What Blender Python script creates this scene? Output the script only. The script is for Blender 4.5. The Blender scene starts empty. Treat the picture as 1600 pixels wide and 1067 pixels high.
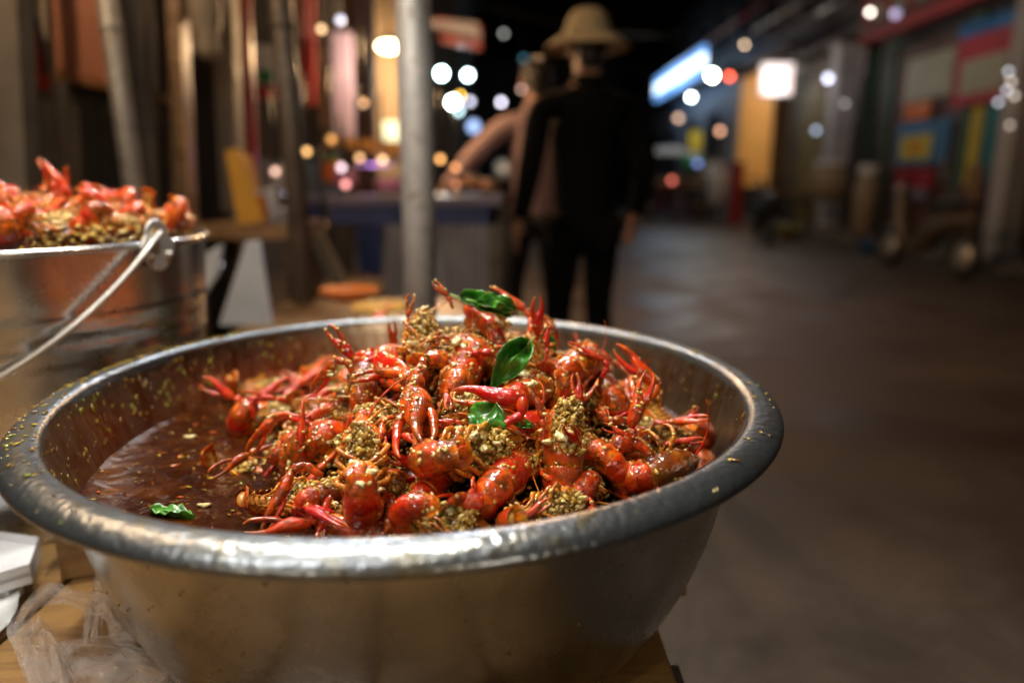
import bpy, math, random
from mathutils import Vector, Matrix, noise as mnoise
R = math.radians
PI = math.pi
rnd = random.Random(7)
scn = bpy.context.scene
col = scn.collection

# ------------------------------------------------------------------ camera, world, lights, exposure
CAM_Z = 1.0
FPX = 1080.0
PITCH = R(13.0)
cam_d = bpy.data.cameras.new('camera')
cam = bpy.data.objects.new('camera', cam_d)
col.objects.link(cam)
cam.location = (0, 0, CAM_Z)
cam.rotation_euler = (R(90) - PITCH, 0, 0)
cam_d.sensor_width = 36
cam_d.lens = 36 * FPX / 1600
cam_d.clip_start = 0.02
cam_d.clip_end = 500
cam_d.dof.use_dof = True
cam_d.dof.focus_distance = 0.515
cam_d.dof.aperture_fstop = 2.1
scn.camera = cam

world = bpy.data.worlds.new('World')
scn.world = world
world.use_nodes = True
wn = world.node_tree
bg = wn.nodes['Background']
sky = wn.nodes.new('ShaderNodeTexSky')
sky.sky_type = 'NISHITA'
sky.sun_disc = False
sky.sun_elevation = R(-4)
sky.sun_rotation = R(200)
wn.links.new(sky.outputs[0], bg.inputs[0])
bg.inputs[1].default_value = 0.05

scn.view_settings.view_transform = 'Standard'
scn.view_settings.look = 'None'
scn.view_settings.exposure = 0.0
scn.view_settings.gamma = 1.0
scn.view_settings.use_curve_mapping = False
scn.cycles.use_denoising = True
scn.cycles.use_adaptive_sampling = True
scn.cycles.adaptive_threshold = 0.01
scn.cycles.sample_clamp_indirect = 4
scn.cycles.max_bounces = 7
scn.cycles.caustics_reflective = False
scn.cycles.caustics_refractive = False

BULBS = [  # the stall's own shaded bulbs round the food, out of frame: x, y, z, watts, colour
    (-0.62, 0.10, 1.75, 8, (1.0, .94, .86)), (-0.44, 0.13, 1.77, 7, (1.0, .95, .90)), (-0.10, 0.16, 1.80, 3, (1.0, .93, .86)),
    (-0.56, 1.90, 1.90, 12, (.84, .90, 1.0)), (-0.40, 1.95, 1.92, 12, (.80, .89, 1.0)), (-0.24, 2.0, 1.92, 12, (.84, .90, 1.0)), (-0.08, 2.05, 1.92, 12, (.92, .92, 1.0)),
    (-.50, .80, 1.86, 42, (1.0, .92, .80)), (-.10, .72, 1.90, 36, (1.0, .93, .82)),
]
BULB_AIM = Vector((-.09, .60, .80))
def point_light(loc, watts, colr, rad=0.02, name='light'):
    d = bpy.data.lights.new(name, 'POINT')
    d.energy = watts; d.color = colr; d.shadow_soft_size = rad
    o = bpy.data.objects.new(name, d); o.location = loc; col.objects.link(o)
    return o
def spot_light(loc, watts, colr, rad=0.04, cone=118, blend=.35, name='bulb_light'):
    d = bpy.data.lights.new(name, 'SPOT')
    d.energy = watts; d.color = colr; d.shadow_soft_size = rad; d.spot_size = math.radians(cone); d.spot_blend = blend
    o = bpy.data.objects.new(name, d); o.location = loc; col.objects.link(o)
    return o
for x, y, z, w, c in BULBS:
    d_ = (BULB_AIM - Vector((x, y, z))).normalized()
    o = spot_light(Vector((x, y, z)) + d_ * .04, w, c, 0.034, 128 if y < .5 else 100)
    o.rotation_euler = d_.to_track_quat('-Z', 'Y').to_euler()

# ------------------------------------------------------------------ picture geometry helpers
def ray(px, py):
    a = (px - 800) / FPX; b = -(py - 533.5) / FPX
    return Vector((a, math.cos(PITCH) + b * math.sin(PITCH), -math.sin(PITCH) + b * math.cos(PITCH)))
CAMP = Vector((0, 0, CAM_Z))
def atY(px, py, Y):
    d = ray(px, py); return CAMP + d * (Y / d.y)
def atZ(px, py, Z):
    d = ray(px, py); return CAMP + d * ((Z - CAM_Z) / d.z)

# ------------------------------------------------------------------ mesh helpers
class MB:
    def __init__(self): self.v = []; self.f = []; self.c = []
    def add(self, vs, fs, tone=0.5):
        o = len(self.v)
        self.v += [tuple(p) for p in vs]
        self.f += [tuple(i + o for i in q) for q in fs]
        if isinstance(tone, (int, float)): self.c += [tone] * len(vs)
        else: self.c += list(tone)
        return self
    def box(self, c, s, rot=None, tone=0.5):
        c = Vector(c); vs = []
        for z in (-1, 1):
            for y in (-1, 1):
                for x in (-1, 1):
                    p = Vector((x * s[0] / 2, y * s[1] / 2, z * s[2] / 2))
                    if rot is not None: p = rot @ p
                    vs.append(c + p)
        return self.add(vs, [(0, 2, 3, 1), (4, 5, 7, 6), (0, 1, 5, 4), (2, 6, 7, 3), (0, 4, 6, 2), (1, 3, 7, 5)], tone)
    def tube(self, pts, rad, n=8, flat=1.0, upv=(0, 0, 1), tones=None, cap=True):
        pts = [Vector(p) for p in pts]
        if isinstance(rad, (int, float)): rad = [rad] * len(pts)
        u = Vector(upv); vs = []; tn = []
        for i, p in enumerate(pts):
            t = (pts[min(i + 1, len(pts) - 1)] - pts[max(i - 1, 0)])
            if t.length < 1e-9: t = Vector((1, 0, 0))
            t.normalize()
            u = u - t * u.dot(t)
            if u.length < 1e-4: u = t.orthogonal()
            u.normalize(); w = t.cross(u)
            for k in range(n):
                a = 2 * PI * k / n
                vs.append(p + u * (math.sin(a) * rad[i] * flat) + w * (math.cos(a) * rad[i])); tn.append(tones[i] if tones else .5)
        fs = []
        for i in range(len(pts) - 1):
            for k in range(n):
                fs.append((i * n + k, i * n + (k + 1) % n, (i + 1) * n + (k + 1) % n, (i + 1) * n + k))
        if cap:
            fs.append(tuple(range(n))[::-1]); fs.append(tuple((len(pts) - 1) * n + k for k in range(n)))
        return self.add(vs, fs, tn)
    def lathe(self, prof, n=64, c=(0, 0, 0), closed=False, tones=None):
        vs = []; fs = []; tn = []
        for i, (r, z) in enumerate(prof):
            for k in range(n):
                a = 2 * PI * k / n
                vs.append((c[0] + r * math.cos(a), c[1] + r * math.sin(a), c[2] + z)); tn.append(tones[i] if tones else .5)
        m = len(prof)
        for i in range(m if closed else m - 1):
            j = (i + 1) % m
            for k in range(n):
                fs.append((i * n + k, i * n + (k + 1) % n, j * n + (k + 1) % n, j * n + k))
        return self.add(vs, fs, tn)
    def ico(self, c, r, sub=1, scale=(1, 1, 1), rot=None, jit=0.0, rg=rnd, tone=0.5):
        vs, fs = ICO[sub]; c = Vector(c); out = []
        for v in vs:
            q = v * (1 + rg.uniform(-jit, jit))
            q = Vector((q.x * scale[0], q.y * scale[1], q.z * scale[2])) * r
            if rot is not None: q = rot @ q
            out.append(c + q)
        return self.add(out, fs, tone)
    def mesh(self, name, mat, smooth=True):
        me = bpy.data.meshes.new(name)
        me.from_pydata(self.v, [], self.f); me.update()
        if smooth: me.polygons.foreach_set('use_smooth', [True] * len(me.polygons))
        at = me.attributes.new('tone', 'FLOAT', 'POINT'); at.data.foreach_set('value', self.c)
        me.materials.append(mat)
        return me
    def build(self, name, mat, parent=None, smooth=True, **tags):
        return link(name, self.mesh(name, mat, smooth), parent, **tags)

def ico_base(sub):
    import bmesh
    bm = bmesh.new(); bmesh.ops.create_icosphere(bm, subdivisions=sub, radius=1)
    r = ([v.co.copy() for v in bm.verts], [tuple(v.index for v in f.verts) for f in bm.faces]); bm.free(); return r
ICO = {1: ico_base(1), 2: ico_base(2), 3: ico_base(3)}

def tag(o, label=None, cat=None, group=None, kind=None):
    if label: o['label'] = label
    if cat: o['category'] = cat
    if group: o['group'] = group
    if kind: o['kind'] = kind
    return o
def link(name, data, parent=None, label=None, cat=None, group=None, kind=None):
    o = bpy.data.objects.new(name, data); col.objects.link(o)
    if parent is not None: o.parent = parent
    return tag(o, label, cat, group, kind)
def empty(name, loc=(0, 0, 0), rotz=0, label=None, cat=None, group=None):
    o = bpy.data.objects.new(name, None); o.empty_display_size = .05
    o.location = loc; o.rotation_euler = (0, 0, rotz); col.objects.link(o)
    return tag(o, label, cat, group)
def frameM(p, x, z):
    """matrix with local X along x and local Z close to z"""
    x = Vector(x).normalized(); z = Vector(z); z = (z - x * z.dot(x))
    if z.length < 1e-5: z = x.orthogonal()
    z.normalize(); y = z.cross(x)
    m = Matrix((x, y, z)).transposed().to_4x4(); m.translation = p
    return m

# ------------------------------------------------------------------ materials
def mat(name):
    m = bpy.data.materials.new(name); m.use_nodes = True
    nt = m.node_tree; return m, nt, nt.nodes['Principled BSDF']
def N(nt, t, **kw):
    n = nt.nodes.new(t)
    for k, v in kw.items(): setattr(n, k, v)
    return n
def coords(nt, kind='Object', rand=True):
    tc = N(nt, 'ShaderNodeTexCoord')
    if not rand: return tc.outputs[kind]
    oi = N(nt, 'ShaderNodeObjectInfo'); m = N(nt, 'ShaderNodeVectorMath', operation='ADD')
    s = N(nt, 'ShaderNodeMath', operation='MULTIPLY'); s.inputs[1].default_value = 37.0
    nt.links.new(oi.outputs['Random'], s.inputs[0])
    nt.links.new(tc.outputs[kind], m.inputs[0]); nt.links.new(s.outputs[0], m.inputs[1])
    return m.outputs[0]
def noise_n(nt, vec, scale, detail=3, rough=.5, dist=0):
    n = N(nt, 'ShaderNodeTexNoise'); n.inputs['Scale'].default_value = scale
    n.inputs['Detail'].default_value = detail; n.inputs['Roughness'].default_value = rough
    n.inputs['Distortion'].default_value = dist
    nt.links.new(vec, n.inputs['Vector']); return n.outputs['Fac']
def ramp(nt, fac, stops, interp='LINEAR'):
    r = N(nt, 'ShaderNodeValToRGB'); r.color_ramp.interpolation = interp
    e = r.color_ramp.elements
    while len(e) < len(stops): e.new(0.5)
    for i, (p, c) in enumerate(stops):
        e[i].position = p; e[i].color = (c[0], c[1], c[2], 1) if not isinstance(c, (int, float)) else (c, c, c, 1)
    nt.links.new(fac, r.inputs[0]); return r.outputs[0]
def mix(nt, fac, a, b, mode='MIX'):
    m = N(nt, 'ShaderNodeMix', data_type='RGBA', blend_type=mode)
    for s, v in ((m.inputs['Factor'], fac), (m.inputs['A'], a), (m.inputs['B'], b)):
        if isinstance(v, (int, float)): s.default_value = v
        elif isinstance(v, tuple): s.default_value = (v[0], v[1], v[2], 1)
        else: nt.links.new(v, s)
    return m.outputs['Result']
def bump(nt, h, strength, dist, b, sock='Normal', prev=None):
    n = N(nt, 'ShaderNodeBump'); n.inputs['Strength'].default_value = strength; n.inputs['Distance'].default_value = dist
    nt.links.new(h, n.inputs['Height'])
    if prev is not None: nt.links.new(prev, n.inputs['Normal'])
    nt.links.new(n.outputs[0], b.inputs[sock]); return n.outputs[0]

def simple(name, c1, c2=None, scale=20, rough=.6, metal=0, bmp=.3, bd=.002, spec=.5, coat=0):
    m, nt, b = mat(name); v = coords(nt)
    c2 = c2 or tuple(x * .6 for x in c1)
    f = noise_n(nt, v, scale, 5, .6)
    nt.links.new(ramp(nt, f, [(.3, c2), (.7, c1)]), b.inputs['Base Color'])
    f2 = noise_n(nt, v, scale * 4, 4, .6)
    nt.links.new(ramp(nt, f2, [(.3, min(1, rough * 1.2)), (.7, rough * .75)]), b.inputs['Roughness'])
    b.inputs['Metallic'].default_value = metal
    b.inputs['Specular IOR Level'].default_value = spec
    b.inputs['Coat Weight'].default_value = coat; b.inputs['Coat Roughness'].default_value = .08
    if bmp: bump(nt, f2, bmp, bd, b)
    return m
def emissive(name, c, strength, noise_scale=None, c2=None):
    m, nt, b = mat(name)
    b.inputs['Base Color'].default_value = (*[x * .8 for x in c], 1)
    b.inputs['Emission Color'].default_value = (*c, 1); b.inputs['Emission Strength'].default_value = strength
    if noise_scale:
        f = noise_n(nt, coords(nt), noise_scale, 2, .5)
        nt.links.new(ramp(nt, f, [(.42, c2), (.58, c)]), b.inputs['Emission Color'])
    return m

def shell_material(name, deep, lit, edge, brown):
    m, nt, b = mat(name); v = coords(nt)
    at = N(nt, 'ShaderNodeAttribute', attribute_name='tone')
    f1 = noise_n(nt, v, 70, 4, .6, .6)
    c = ramp(nt, f1, [(.30, deep), (.55, lit), (.75, edge)])
    tr = ramp(nt, at.outputs['Fac'], [(.5, 0.0), (1.0, 1.0)])
    c = mix(nt, tr, c, edge)
    f3 = noise_n(nt, v, 130, 5, .65, .3)
    oi = N(nt, 'ShaderNodeObjectInfo')
    ad = N(nt, 'ShaderNodeMath', operation='MULTIPLY_ADD'); ad.inputs[1].default_value = .22
    nt.links.new(oi.outputs['Random'], ad.inputs[0]); nt.links.new(f3, ad.inputs[2])
    c = mix(nt, ramp(nt, ad.outputs[0], [(.58, 0.0), (.76, .85)]), c, brown)
    f6 = noise_n(nt, v, 48, 3, .55, .5)
    c = mix(nt, ramp(nt, f6, [(.58, 0.0), (.70, .5)]), c, (.20, .075, .010))
    hs = N(nt, 'ShaderNodeHueSaturation')
    hm = N(nt, 'ShaderNodeMapRange'); hm.inputs['To Min'].default_value = .492; hm.inputs['To Max'].default_value = .512
    nt.links.new(oi.outputs['Random'], hm.inputs[0]); nt.links.new(hm.outputs[0], hs.inputs['Hue'])
    vm = N(nt, 'ShaderNodeMapRange'); vm.inputs['To Min'].default_value = .75; vm.inputs['To Max'].default_value = 1.15
    nt.links.new(oi.outputs['Random'], vm.inputs[0]); nt.links.new(vm.outputs[0], hs.inputs['Value'])
    nt.links.new(c, hs.inputs['Color'])
    nt.links.new(hs.outputs[0], b.inputs['Base Color'])
    f2 = noise_n(nt, v, 420, 3, .6)
    nt.links.new(ramp(nt, f3, [(.3, .18), (.7, .42)]), b.inputs['Roughness'])
    b.inputs['Coat Weight'].default_value = 1; b.inputs['Coat Roughness'].default_value = .105; b.inputs['Coat IOR'].default_value = 1.55
    b.inputs['Specular IOR Level'].default_value = .15
    n1 = bump(nt, f2, .35, .0005, b)
    vo = N(nt, 'ShaderNodeTexVoronoi'); vo.inputs['Scale'].default_value = 230; nt.links.new(v, vo.inputs['Vector'])
    n2 = bump(nt, vo.outputs['Distance'], .5, .0008, b, prev=n1)
    ve = N(nt, 'ShaderNodeTexVoronoi', feature='DISTANCE_TO_EDGE'); ve.inputs['Scale'].default_value = 150; nt.links.new(v, ve.inputs['Vector'])
    crk = ramp(nt, ve.outputs['Distance'], [(0.0, 0.0), (.06, 1.0)])
    bump(nt, crk, .35, .0006, b, prev=n2)
    f4 = noise_n(nt, v, 210, 1, .5)
    bump(nt, f4, .9, .0015, b, 'Coat Normal')
    return m
M = {}
M['shell'] = shell_material('crayfish_shell', (.32, .010, .003), (.68, .060, .004), (.82, .23, .010), (.085, .024, .004))
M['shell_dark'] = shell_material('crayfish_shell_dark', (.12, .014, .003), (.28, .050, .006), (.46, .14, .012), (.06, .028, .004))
M['claw'] = shell_material('crayfish_claw', (.42, .010, .003), (.70, .044, .003), (.82, .18, .007), (.12, .014, .003))
M['leg'] = shell_material('crayfish_leg', (.46, .075, .005), (.68, .21, .012), (.80, .34, .028), (.22, .05, .008))
M['flesh'] = shell_material('crayfish_underside', (.55, .20, .03), (.70, .32, .06), (.85, .5, .15), (.25, .08, .01))

def garlic_material(name, stops):
    m, nt, b = mat(name); v = coords(nt)
    at = N(nt, 'ShaderNodeAttribute', attribute_name='tone')
    c = ramp(nt, at.outputs['Fac'], stops)
    f = noise_n(nt, v, 260, 4, .6)
    c = mix(nt, ramp(nt, f, [(.48, 0.0), (.75, .5)]), c, (.16, .055, .010))
    nt.links.new(c, b.inputs['Base Color'])
    b.inputs['Roughness'].default_value = .38
    b.inputs['Coat Weight'].default_value = 1; b.inputs['Coat Roughness'].default_value = .14
    b.inputs['Subsurface Weight'].default_value = .2; b.inputs['Subsurface Scale'].default_value = .003
    b.inputs['Subsurface Radius'].default_value = (1, .6, .25)
    n1 = bump(nt, f, .5, .0006, b)
    bump(nt, noise_n(nt, v, 260, 1, .5), .6, .0008, b, 'Coat Normal')
    b.inputs['Specular IOR Level'].default_value = .2
    return m
M['garlic'] = garlic_material('minced_garlic_in_sauce', [(0, (.10, .045, .007)), (.3, (.38, .21, .028)), (.65, (.62, .41, .075)), (1, (.78, .63, .24))])
M['garlic_pale'] = garlic_material('fresh_garlic', [(0, (.60, .48, .18)), (1, (.80, .70, .38))])
M['mash'] = garlic_material('dark_sauce_mash', [(0, (.018, .005, .002)), (.5, (.05, .016, .004)), (1, (.16, .08, .018))])  # sauce mash darkened so the gaps carry their shade in its colour

# basil
m, nt, b = mat('basil_leaf'); v = coords(nt)
f = noise_n(nt, v, 120, 4, .6)
nt.links.new(ramp(nt, f, [(.3, (.012, .08, .008)), (.55, (.045, .24, .015)), (.8, (.16, .42, .03))]), b.inputs['Base Color'])
b.inputs['Roughness'].default_value = .35; b.inputs['Coat Weight'].default_value = .9; b.inputs['Coat Roughness'].default_value = .06
vo = N(nt, 'ShaderNodeTexVoronoi'); vo.inputs['Scale'].default_value = 170; nt.links.new(v, vo.inputs['Vector'])
bump(nt, vo.outputs['Distance'], .7, .0012, b)
M['basil'] = m
M['basil_vein'] = simple('basil_stem', (.22, .42, .06), (.12, .3, .03), 60, .35, coat=.5)

# steels
def steel(name, base, r0, r1, smear=.3, brushed=None, dimple=0, stain=None, stain_th=(.55, .7), metal=1):
    m, nt, b = mat(name); v = coords(nt, rand=False)
    b.inputs['Metallic'].default_value = metal
    f = noise_n(nt, v, 9, 6, .65, .4)
    mp = N(nt, 'ShaderNodeMapping'); mp.inputs['Scale'].default_value = brushed or (1, 1, 1)
    nt.links.new(v, mp.inputs[0])
    fb = noise_n(nt, mp.outputs[0], 60, 5, .7)
    c = ramp(nt, f, [(.3, tuple(x * (1 - smear) for x in base)), (.7, base)])
    rg = ramp(nt, f, [(.3, r1), (.7, r0)])
    if stain:
        fs = noise_n(nt, mp.outputs[0], 28, 4, .6, .8)
        k = ramp(nt, fs, [(stain_th[0], 0.0), (stain_th[1], .8)])
        c = mix(nt, k, c, stain)
    nt.links.new(c, b.inputs['Base Color'])
    rr = mix(nt, .45, rg, fb, 'ADD') if False else rg
    nt.links.new(rr, b.inputs['Roughness'])
    p = bump(nt, fb, .12, .0006, b)
    if dimple:
        vo = N(nt, 'ShaderNodeTexVoronoi', feature='SMOOTH_F1'); vo.inputs['Scale'].default_value = 190; nt.links.new(v, vo.inputs['Vector'])
        vo.inputs['Randomness'].default_value = 1
        bump(nt, vo.outputs['Distance'], dimple, .0010, b, prev=p)
    return m
M['steel_out'] = steel('basin_outside_steel', (.42, .43, .43), .18, .36, .45, (3, 3, .6), stain=(.30, .20, .10), stain_th=(.6, .8))
M['steel_in'] = steel('basin_inside_steel', (.46, .38, .29), .22, .40, .5, (3, 3, .5), stain=(.20, .09, .02), stain_th=(.44, .60))
M['steel_rim'] = steel('basin_rim_steel', (.27, .295, .315), .22, .40, .6, None, dimple=.6, stain=(.20, .16, .07), stain_th=(.55, .70), metal=.90)
M['steel_bucket'] = steel('bucket_steel', (.70, .70, .69), .17, .33, .4, (1, 1, .25), stain=(.35, .25, .15), stain_th=(.66, .8))
M['steel_wire'] = steel('handle_wire', (.70, .68, .64), .3, .45, .2, metal=.7)

# sauce
m, nt, b = mat('spicy_sauce'); v = coords(nt, rand=False)
f = noise_n(nt, v, 14, 6, .65, 1.2)
c = ramp(nt, f, [(.3, (.016, .004, .001)), (.5, (.030, .007, .002)), (.7, (.070, .020, .003))])
f2 = noise_n(nt, v, 90, 4, .6, .4)
c = mix(nt, ramp(nt, f2, [(.60, 0.0), (.72, .6)]), c, (.30, .09, .01))
nt.links.new(c, b.inputs['Base Color'])
b.inputs['Roughness'].default_value = .16; b.inputs['Coat Weight'].default_value = .55; b.inputs['Coat Roughness'].default_value = .03; b.inputs['Coat IOR'].default_value = 1.30
f3 = noise_n(nt, v, 38, 1.5, .5, .8)
p = bump(nt, f3, .5, .004, b); bump(nt, f3, .5, .004, b, 'Coat Normal'); b.inputs['Specular IOR Level'].default_value = .10
M['sauce'] = m
m, nt, b = mat('sauce_film'); b.inputs['Base Color'].default_value = (.30, .16, .02, 1); b.inputs['Roughness'].default_value = .1
at = N(nt, 'ShaderNodeAttribute', attribute_name='tone')
nt.links.new(ramp(nt, at.outputs['Fac'], [(0, (.10, .035, .005)), (.35, (.30, .15, .02)), (.6, (.55, .38, .03)), (.8, (.30, .34, .04)), (1, (.62, .12, .02))]), b.inputs['Base Color'])
b.inputs['Coat Weight'].default_value = 1; b.inputs['Coat Roughness'].default_value = .04
M['flake'] = m

# wood
def wood(name, c1, c2, sc=(1, 14, 14), rough=.5, coat=.2):
    m, nt, b = mat(name); v = coords(nt)
    mp = N(nt, 'ShaderNodeMapping'); mp.inputs['Scale'].default_value = sc; nt.links.new(v, mp.inputs[0])
    f = noise_n(nt, mp.outputs[0], 6, 7, .65, .6)
    c = ramp(nt, f, [(.28, c2), (.5, tuple((a + q) / 2 for a, q in zip(c1, c2))), (.72, c1)])
    g = noise_n(nt, v, 12, 4, .6)
    c = mix(nt, ramp(nt, g, [(.5, 0.0), (.75, .6)]), c, tuple(x * .35 for x in c2))
    nt.links.new(c, b.inputs['Base Color'])
    nt.links.new(ramp(nt, g, [(.3, rough), (.7, rough * .5)]), b.inputs['Roughness'])
    b.inputs['Coat Weight'].default_value = coat; b.inputs['Coat Roughness'].default_value = .25
    bump(nt, f, .5, .0015, b)
    return m
M['plank'] = wood('greasy_table_plank', (.42, .24, .075), (.15, .07, .025))
M['wood_dark'] = wood('old_dark_timber', (.12, .07, .04), (.05, .03, .018))
M['wood_ochre'] = wood('ochre_timber', (.34, .20, .09), (.16, .09, .04))

# ground
m, nt, b = mat('street_surface'); v = coords(nt, rand=False)
f = noise_n(nt, v, 1.3, 7, .65, .8); g = noise_n(nt, v, 45, 4, .7)
c = ramp(nt, f, [(.3, (.060, .044, .031)), (.5, (.095, .070, .051)), (.72, (.15, .115, .085))])
c = mix(nt, ramp(nt, g, [(.4, 0.0), (.8, .5)]), c, (.03, .025, .02))
nt.links.new(c, b.inputs['Base Color'])
nt.links.new(ramp(nt, f, [(.35, .34), (.65, .62)]), b.inputs['Roughness'])
bump(nt, g, .35, .006, b)
M['street'] = m

# ------------------------------------------------------------------ setting: ground
MB().add([(-60, -40, 0), (60, -40, 0), (60, 160, 0), (-60, 160, 0)], [(0, 1, 2, 3)]).build('street', M['street'], None, False, kind='structure')
M['kerb'] = simple('kerb_concrete', (.28, .26, .23), (.12, .11, .1), 6, .7)
mb = MB(); mb.box((7.2, 22, .06), (3.4, 40, .12)); mb.build('pavement', M['kerb'], None, False, kind='structure')


# ------------------------------------------------------------------ the stall table
TBL = 0.605
table = empty('plank_table', (-.5, .5, TBL), 0, 'greasy brown wooden plank table under the big steel basin', 'table')
PL_DIR = (atZ(55, 805, TBL) - atZ(15, 842, TBL)).normalized()
PL_DIR.z = 0; PL_DIR.normalize()
def planks():
    # planks run along Y; their joints and worn edges are real gaps
    x = .137; k = 0
    while x > -1.25:
        w = rnd.uniform(.105, .135)
        L0, L1 = (-.25 + rnd.uniform(-.02, .02), 1.02 + rnd.uniform(-.015, .015))
        mb = MB(); cx = x - w / 2; th = .028
        n = 9; vs = []; 
        for i in range(n):
            y = L0 + (L1 - L0) * i / (n - 1)
            wob = .0012 * math.sin(i * 2.1 + k)
            for sx, z in ((-w / 2 + .002, -th), (-w / 2 + .002, -.003), (-w / 2 + .005, 0), (w / 2 - .005, 0), (w / 2 - .002, -.003), (w / 2 - .002, -th)):
                vs.append((cx + sx + wob, y, z + .001 * math.sin(i + k)))
        fs = []
        for i in range(n - 1):
            for j in range(6):
                fs.append((i * 6 + j, i * 6 + (j + 1) % 6, (i + 1) * 6 + (j + 1) % 6, (i + 1) * 6 + j))
        fs += [tuple(range(6))[::-1], tuple((n - 1) * 6 + j for j in range(6))]
        mb.add([(a + .5, q - .5, z) for a, q, z in vs], fs)
        mb.build('plank', M['plank'], table, False)
        x -= w + rnd.uniform(.001, .004); k += 1
planks()
for x in (-.62, .48):
    MB().box((x, .0, -.33), (.05, .05, .55)).build('leg', M['wood_dark'], table, False)
    MB().box((x, .46, -.33), (.05, .05, .55)).build('leg', M['wood_dark'], table, False)
for y in (-.55, .02, .44):
    MB().box((-.05, y, -.047), (1.40 if y < .4 else 1.425, .045, .035)).build('crossbar', M['wood_dark'], table, False)

# wooden block by the basin, tray, paper
def slab_poly(mb, pts, th, z0=None, tone=.5):
    """flat polygon (list of Vector) extruded down by th"""
    n = len(pts); top = [Vector(p) for p in pts]; bot = [p - Vector((0, 0, th)) for p in top]
    mb.add(top + bot, [tuple(range(n)), tuple(range(n, 2 * n))[::-1]] + [(i, i + n, (i + 1) % n + n, (i + 1) % n) for i in range(n)], tone)
    return mb
b0 = atZ(95, 903, TBL); 
blk = MB().box((0, 0, .034), (.045, .05, .066), None).build('wooden_block', M['wood_ochre'], None, False, label='small upright wooden block wedged under the rim of the big basin', cat='block')
blk.location = (b0.x + .018, b0.y + .025, TBL + .001); blk.rotation_euler.z = R(18)
M['foam'] = simple('white_foam', (.72, .74, .78), (.55, .56, .6), 30, .45, bmp=.2, coat=.3)
p = [atZ(-70, 832, TBL + .03), atZ(62, 850, TBL + .03), atZ(48, 893, TBL + .03), atZ(-60, 925, TBL + .03)]
tray = empty('foam_tray', tuple(atZ(0, 880, TBL)), 0, 'shallow white foam tray with a torn edge on the table planks', 'tray')
o3 = Vector(tray.location)
def rel(ps, o): return [Vector(q) - o for q in ps]
slab_poly(MB(), rel(p, o3), .004).build('tray_base', M['foam'], tray, False)
ctr = sum(p, Vector()) / 4
for i in range(4):
    a, q = p[i], p[(i + 1) % 4]
    ia, iq = a.lerp(ctr, .06), q.lerp(ctr, .06)
    mb = MB(); vs = [a, q, iq, ia]; up = [v + Vector((0, 0, .0085 if k < 2 else .002)) for k, v in enumerate(vs)]
    lo = [v - Vector((0, 0, .012)) for v in vs]
    mb.add(rel(lo + up, o3), [(0, 1, 2, 3), (4, 7, 6, 5), (0, 4, 5, 1), (1, 5, 6, 2), (2, 6, 7, 3), (3, 7, 4, 0)])
    mb.build('tray_rim', M['foam'], tray, False)
for s in (0, 1):
    MB().box(rel([p[s * 2].lerp(p[s * 2 + 1], .5).lerp(ctr, .4) - Vector((0, 0, .0165))], o3)[0], (.03, .02, .024)).build('foot', M['foam'], tray, False)
# paper sheet, gently curled
M['paper'] = simple('greasy_paper', (.62, .65, .66), (.50, .52, .50), 25, .4, bmp=.1)
mb = MB(); q = [atZ(-120, 905, TBL + .006), atZ(35, 925, TBL + .006), atZ(20, 985, TBL + .006), atZ(-120, 1040, TBL + .006)]
n = 10; vs = []
for i in range(n):
    for j in range(n):
        P_ = q[0].lerp(q[1], i / 9).lerp(q[3].lerp(q[2], i / 9), j / 9)
        P_.z += .004 * math.sin(i * .8) * math.cos(j * .7) + .006 * (i / 9) ** 3
        vs.append(P_)
mb.add(vs, [(i * n + j, (i + 1) * n + j, (i + 1) * n + j + 1, i * n + j + 1) for i in range(n - 1) for j in range(n - 1)])
o = mb.build('paper_sheet', M['paper'], None, True, label='greasy pale paper sheet lying on the planks beside the plastic bag', cat='paper')
o.modifiers.new('t', 'SOLIDIFY').thickness = .0006

# ------------------------------------------------------------------ the big steel basin
BX, BY, RIM = -.09, .63, .82
basin = empty('steel_basin', (BX, BY, TBL), 0, 'wide stainless steel basin heaped with crayfish in brown sauce', 'basin')
H0 = RIM - TBL
inner = [(.297, -.0055), (.2945, -.014), (.2915, -.028), (.2865, -.048), (.2815, -.068), (.2775, -.088), (.2725, -.108), (.265, -.132), (.2565, -.155), (.2455, -.177), (.233, -.194), (.213, -.206), (.150, -.2095), (.0001, -.2100)]
def smooth_prof(p, it=2):
    for _ in range(it):
        q = [p[0]]
        for a, b_ in zip(p[:-1], p[1:]):
            q += [(a[0] * .75 + b_[0] * .25, a[1] * .75 + b_[1] * .25), (a[0] * .25 + b_[0] * .75, a[1] * .25 + b_[1] * .75)]
        q.append(p[-1]); p = q
    return p
inner = smooth_prof(inner)
def basin_piece(prof, name, mtl, dent=0.0, closed=False):
    mb = MB(); mb.lathe([(r, z + H0) for r, z in prof], 192, closed=closed)
    if dent:
        vv = []
        for x, y, z in mb.v:
            d = mnoise.noise(Vector((x * 9, y * 9, z * 12))) * dent; r = math.hypot(x, y)
            k = 1 + d / max(r, .05); vv.append((x * k, y * k, z))
        mb.v = vv
    return mb.build(name, mtl, basin)
basin_piece(inner, 'inner_wall', M['steel_in'], .0024)
outer = [(r + .0016, z - .0014) for r, z in inner]
outer[-1] = (.0001, outer[-1][1])
basin_piece([(.2965, -.004)] + outer[1:], 'outer_wall', M['steel_out'], .0024)
rimp = [(.2962, -.0095), (.2975, -.0045), (.3000, -.0012), (.304, .0003), (.310, .0001), (.316, -.0016), (.3212, -.0042), (.3246, -.0074), (.3255, -.0102), (.3245, -.0126), (.3215, -.0136), (.3195, -.0130), (.3188, -.0160), (.3160, -.0178), (.3110, -.0165), (.302, -.0160), (.2950, -.0175)]
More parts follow.
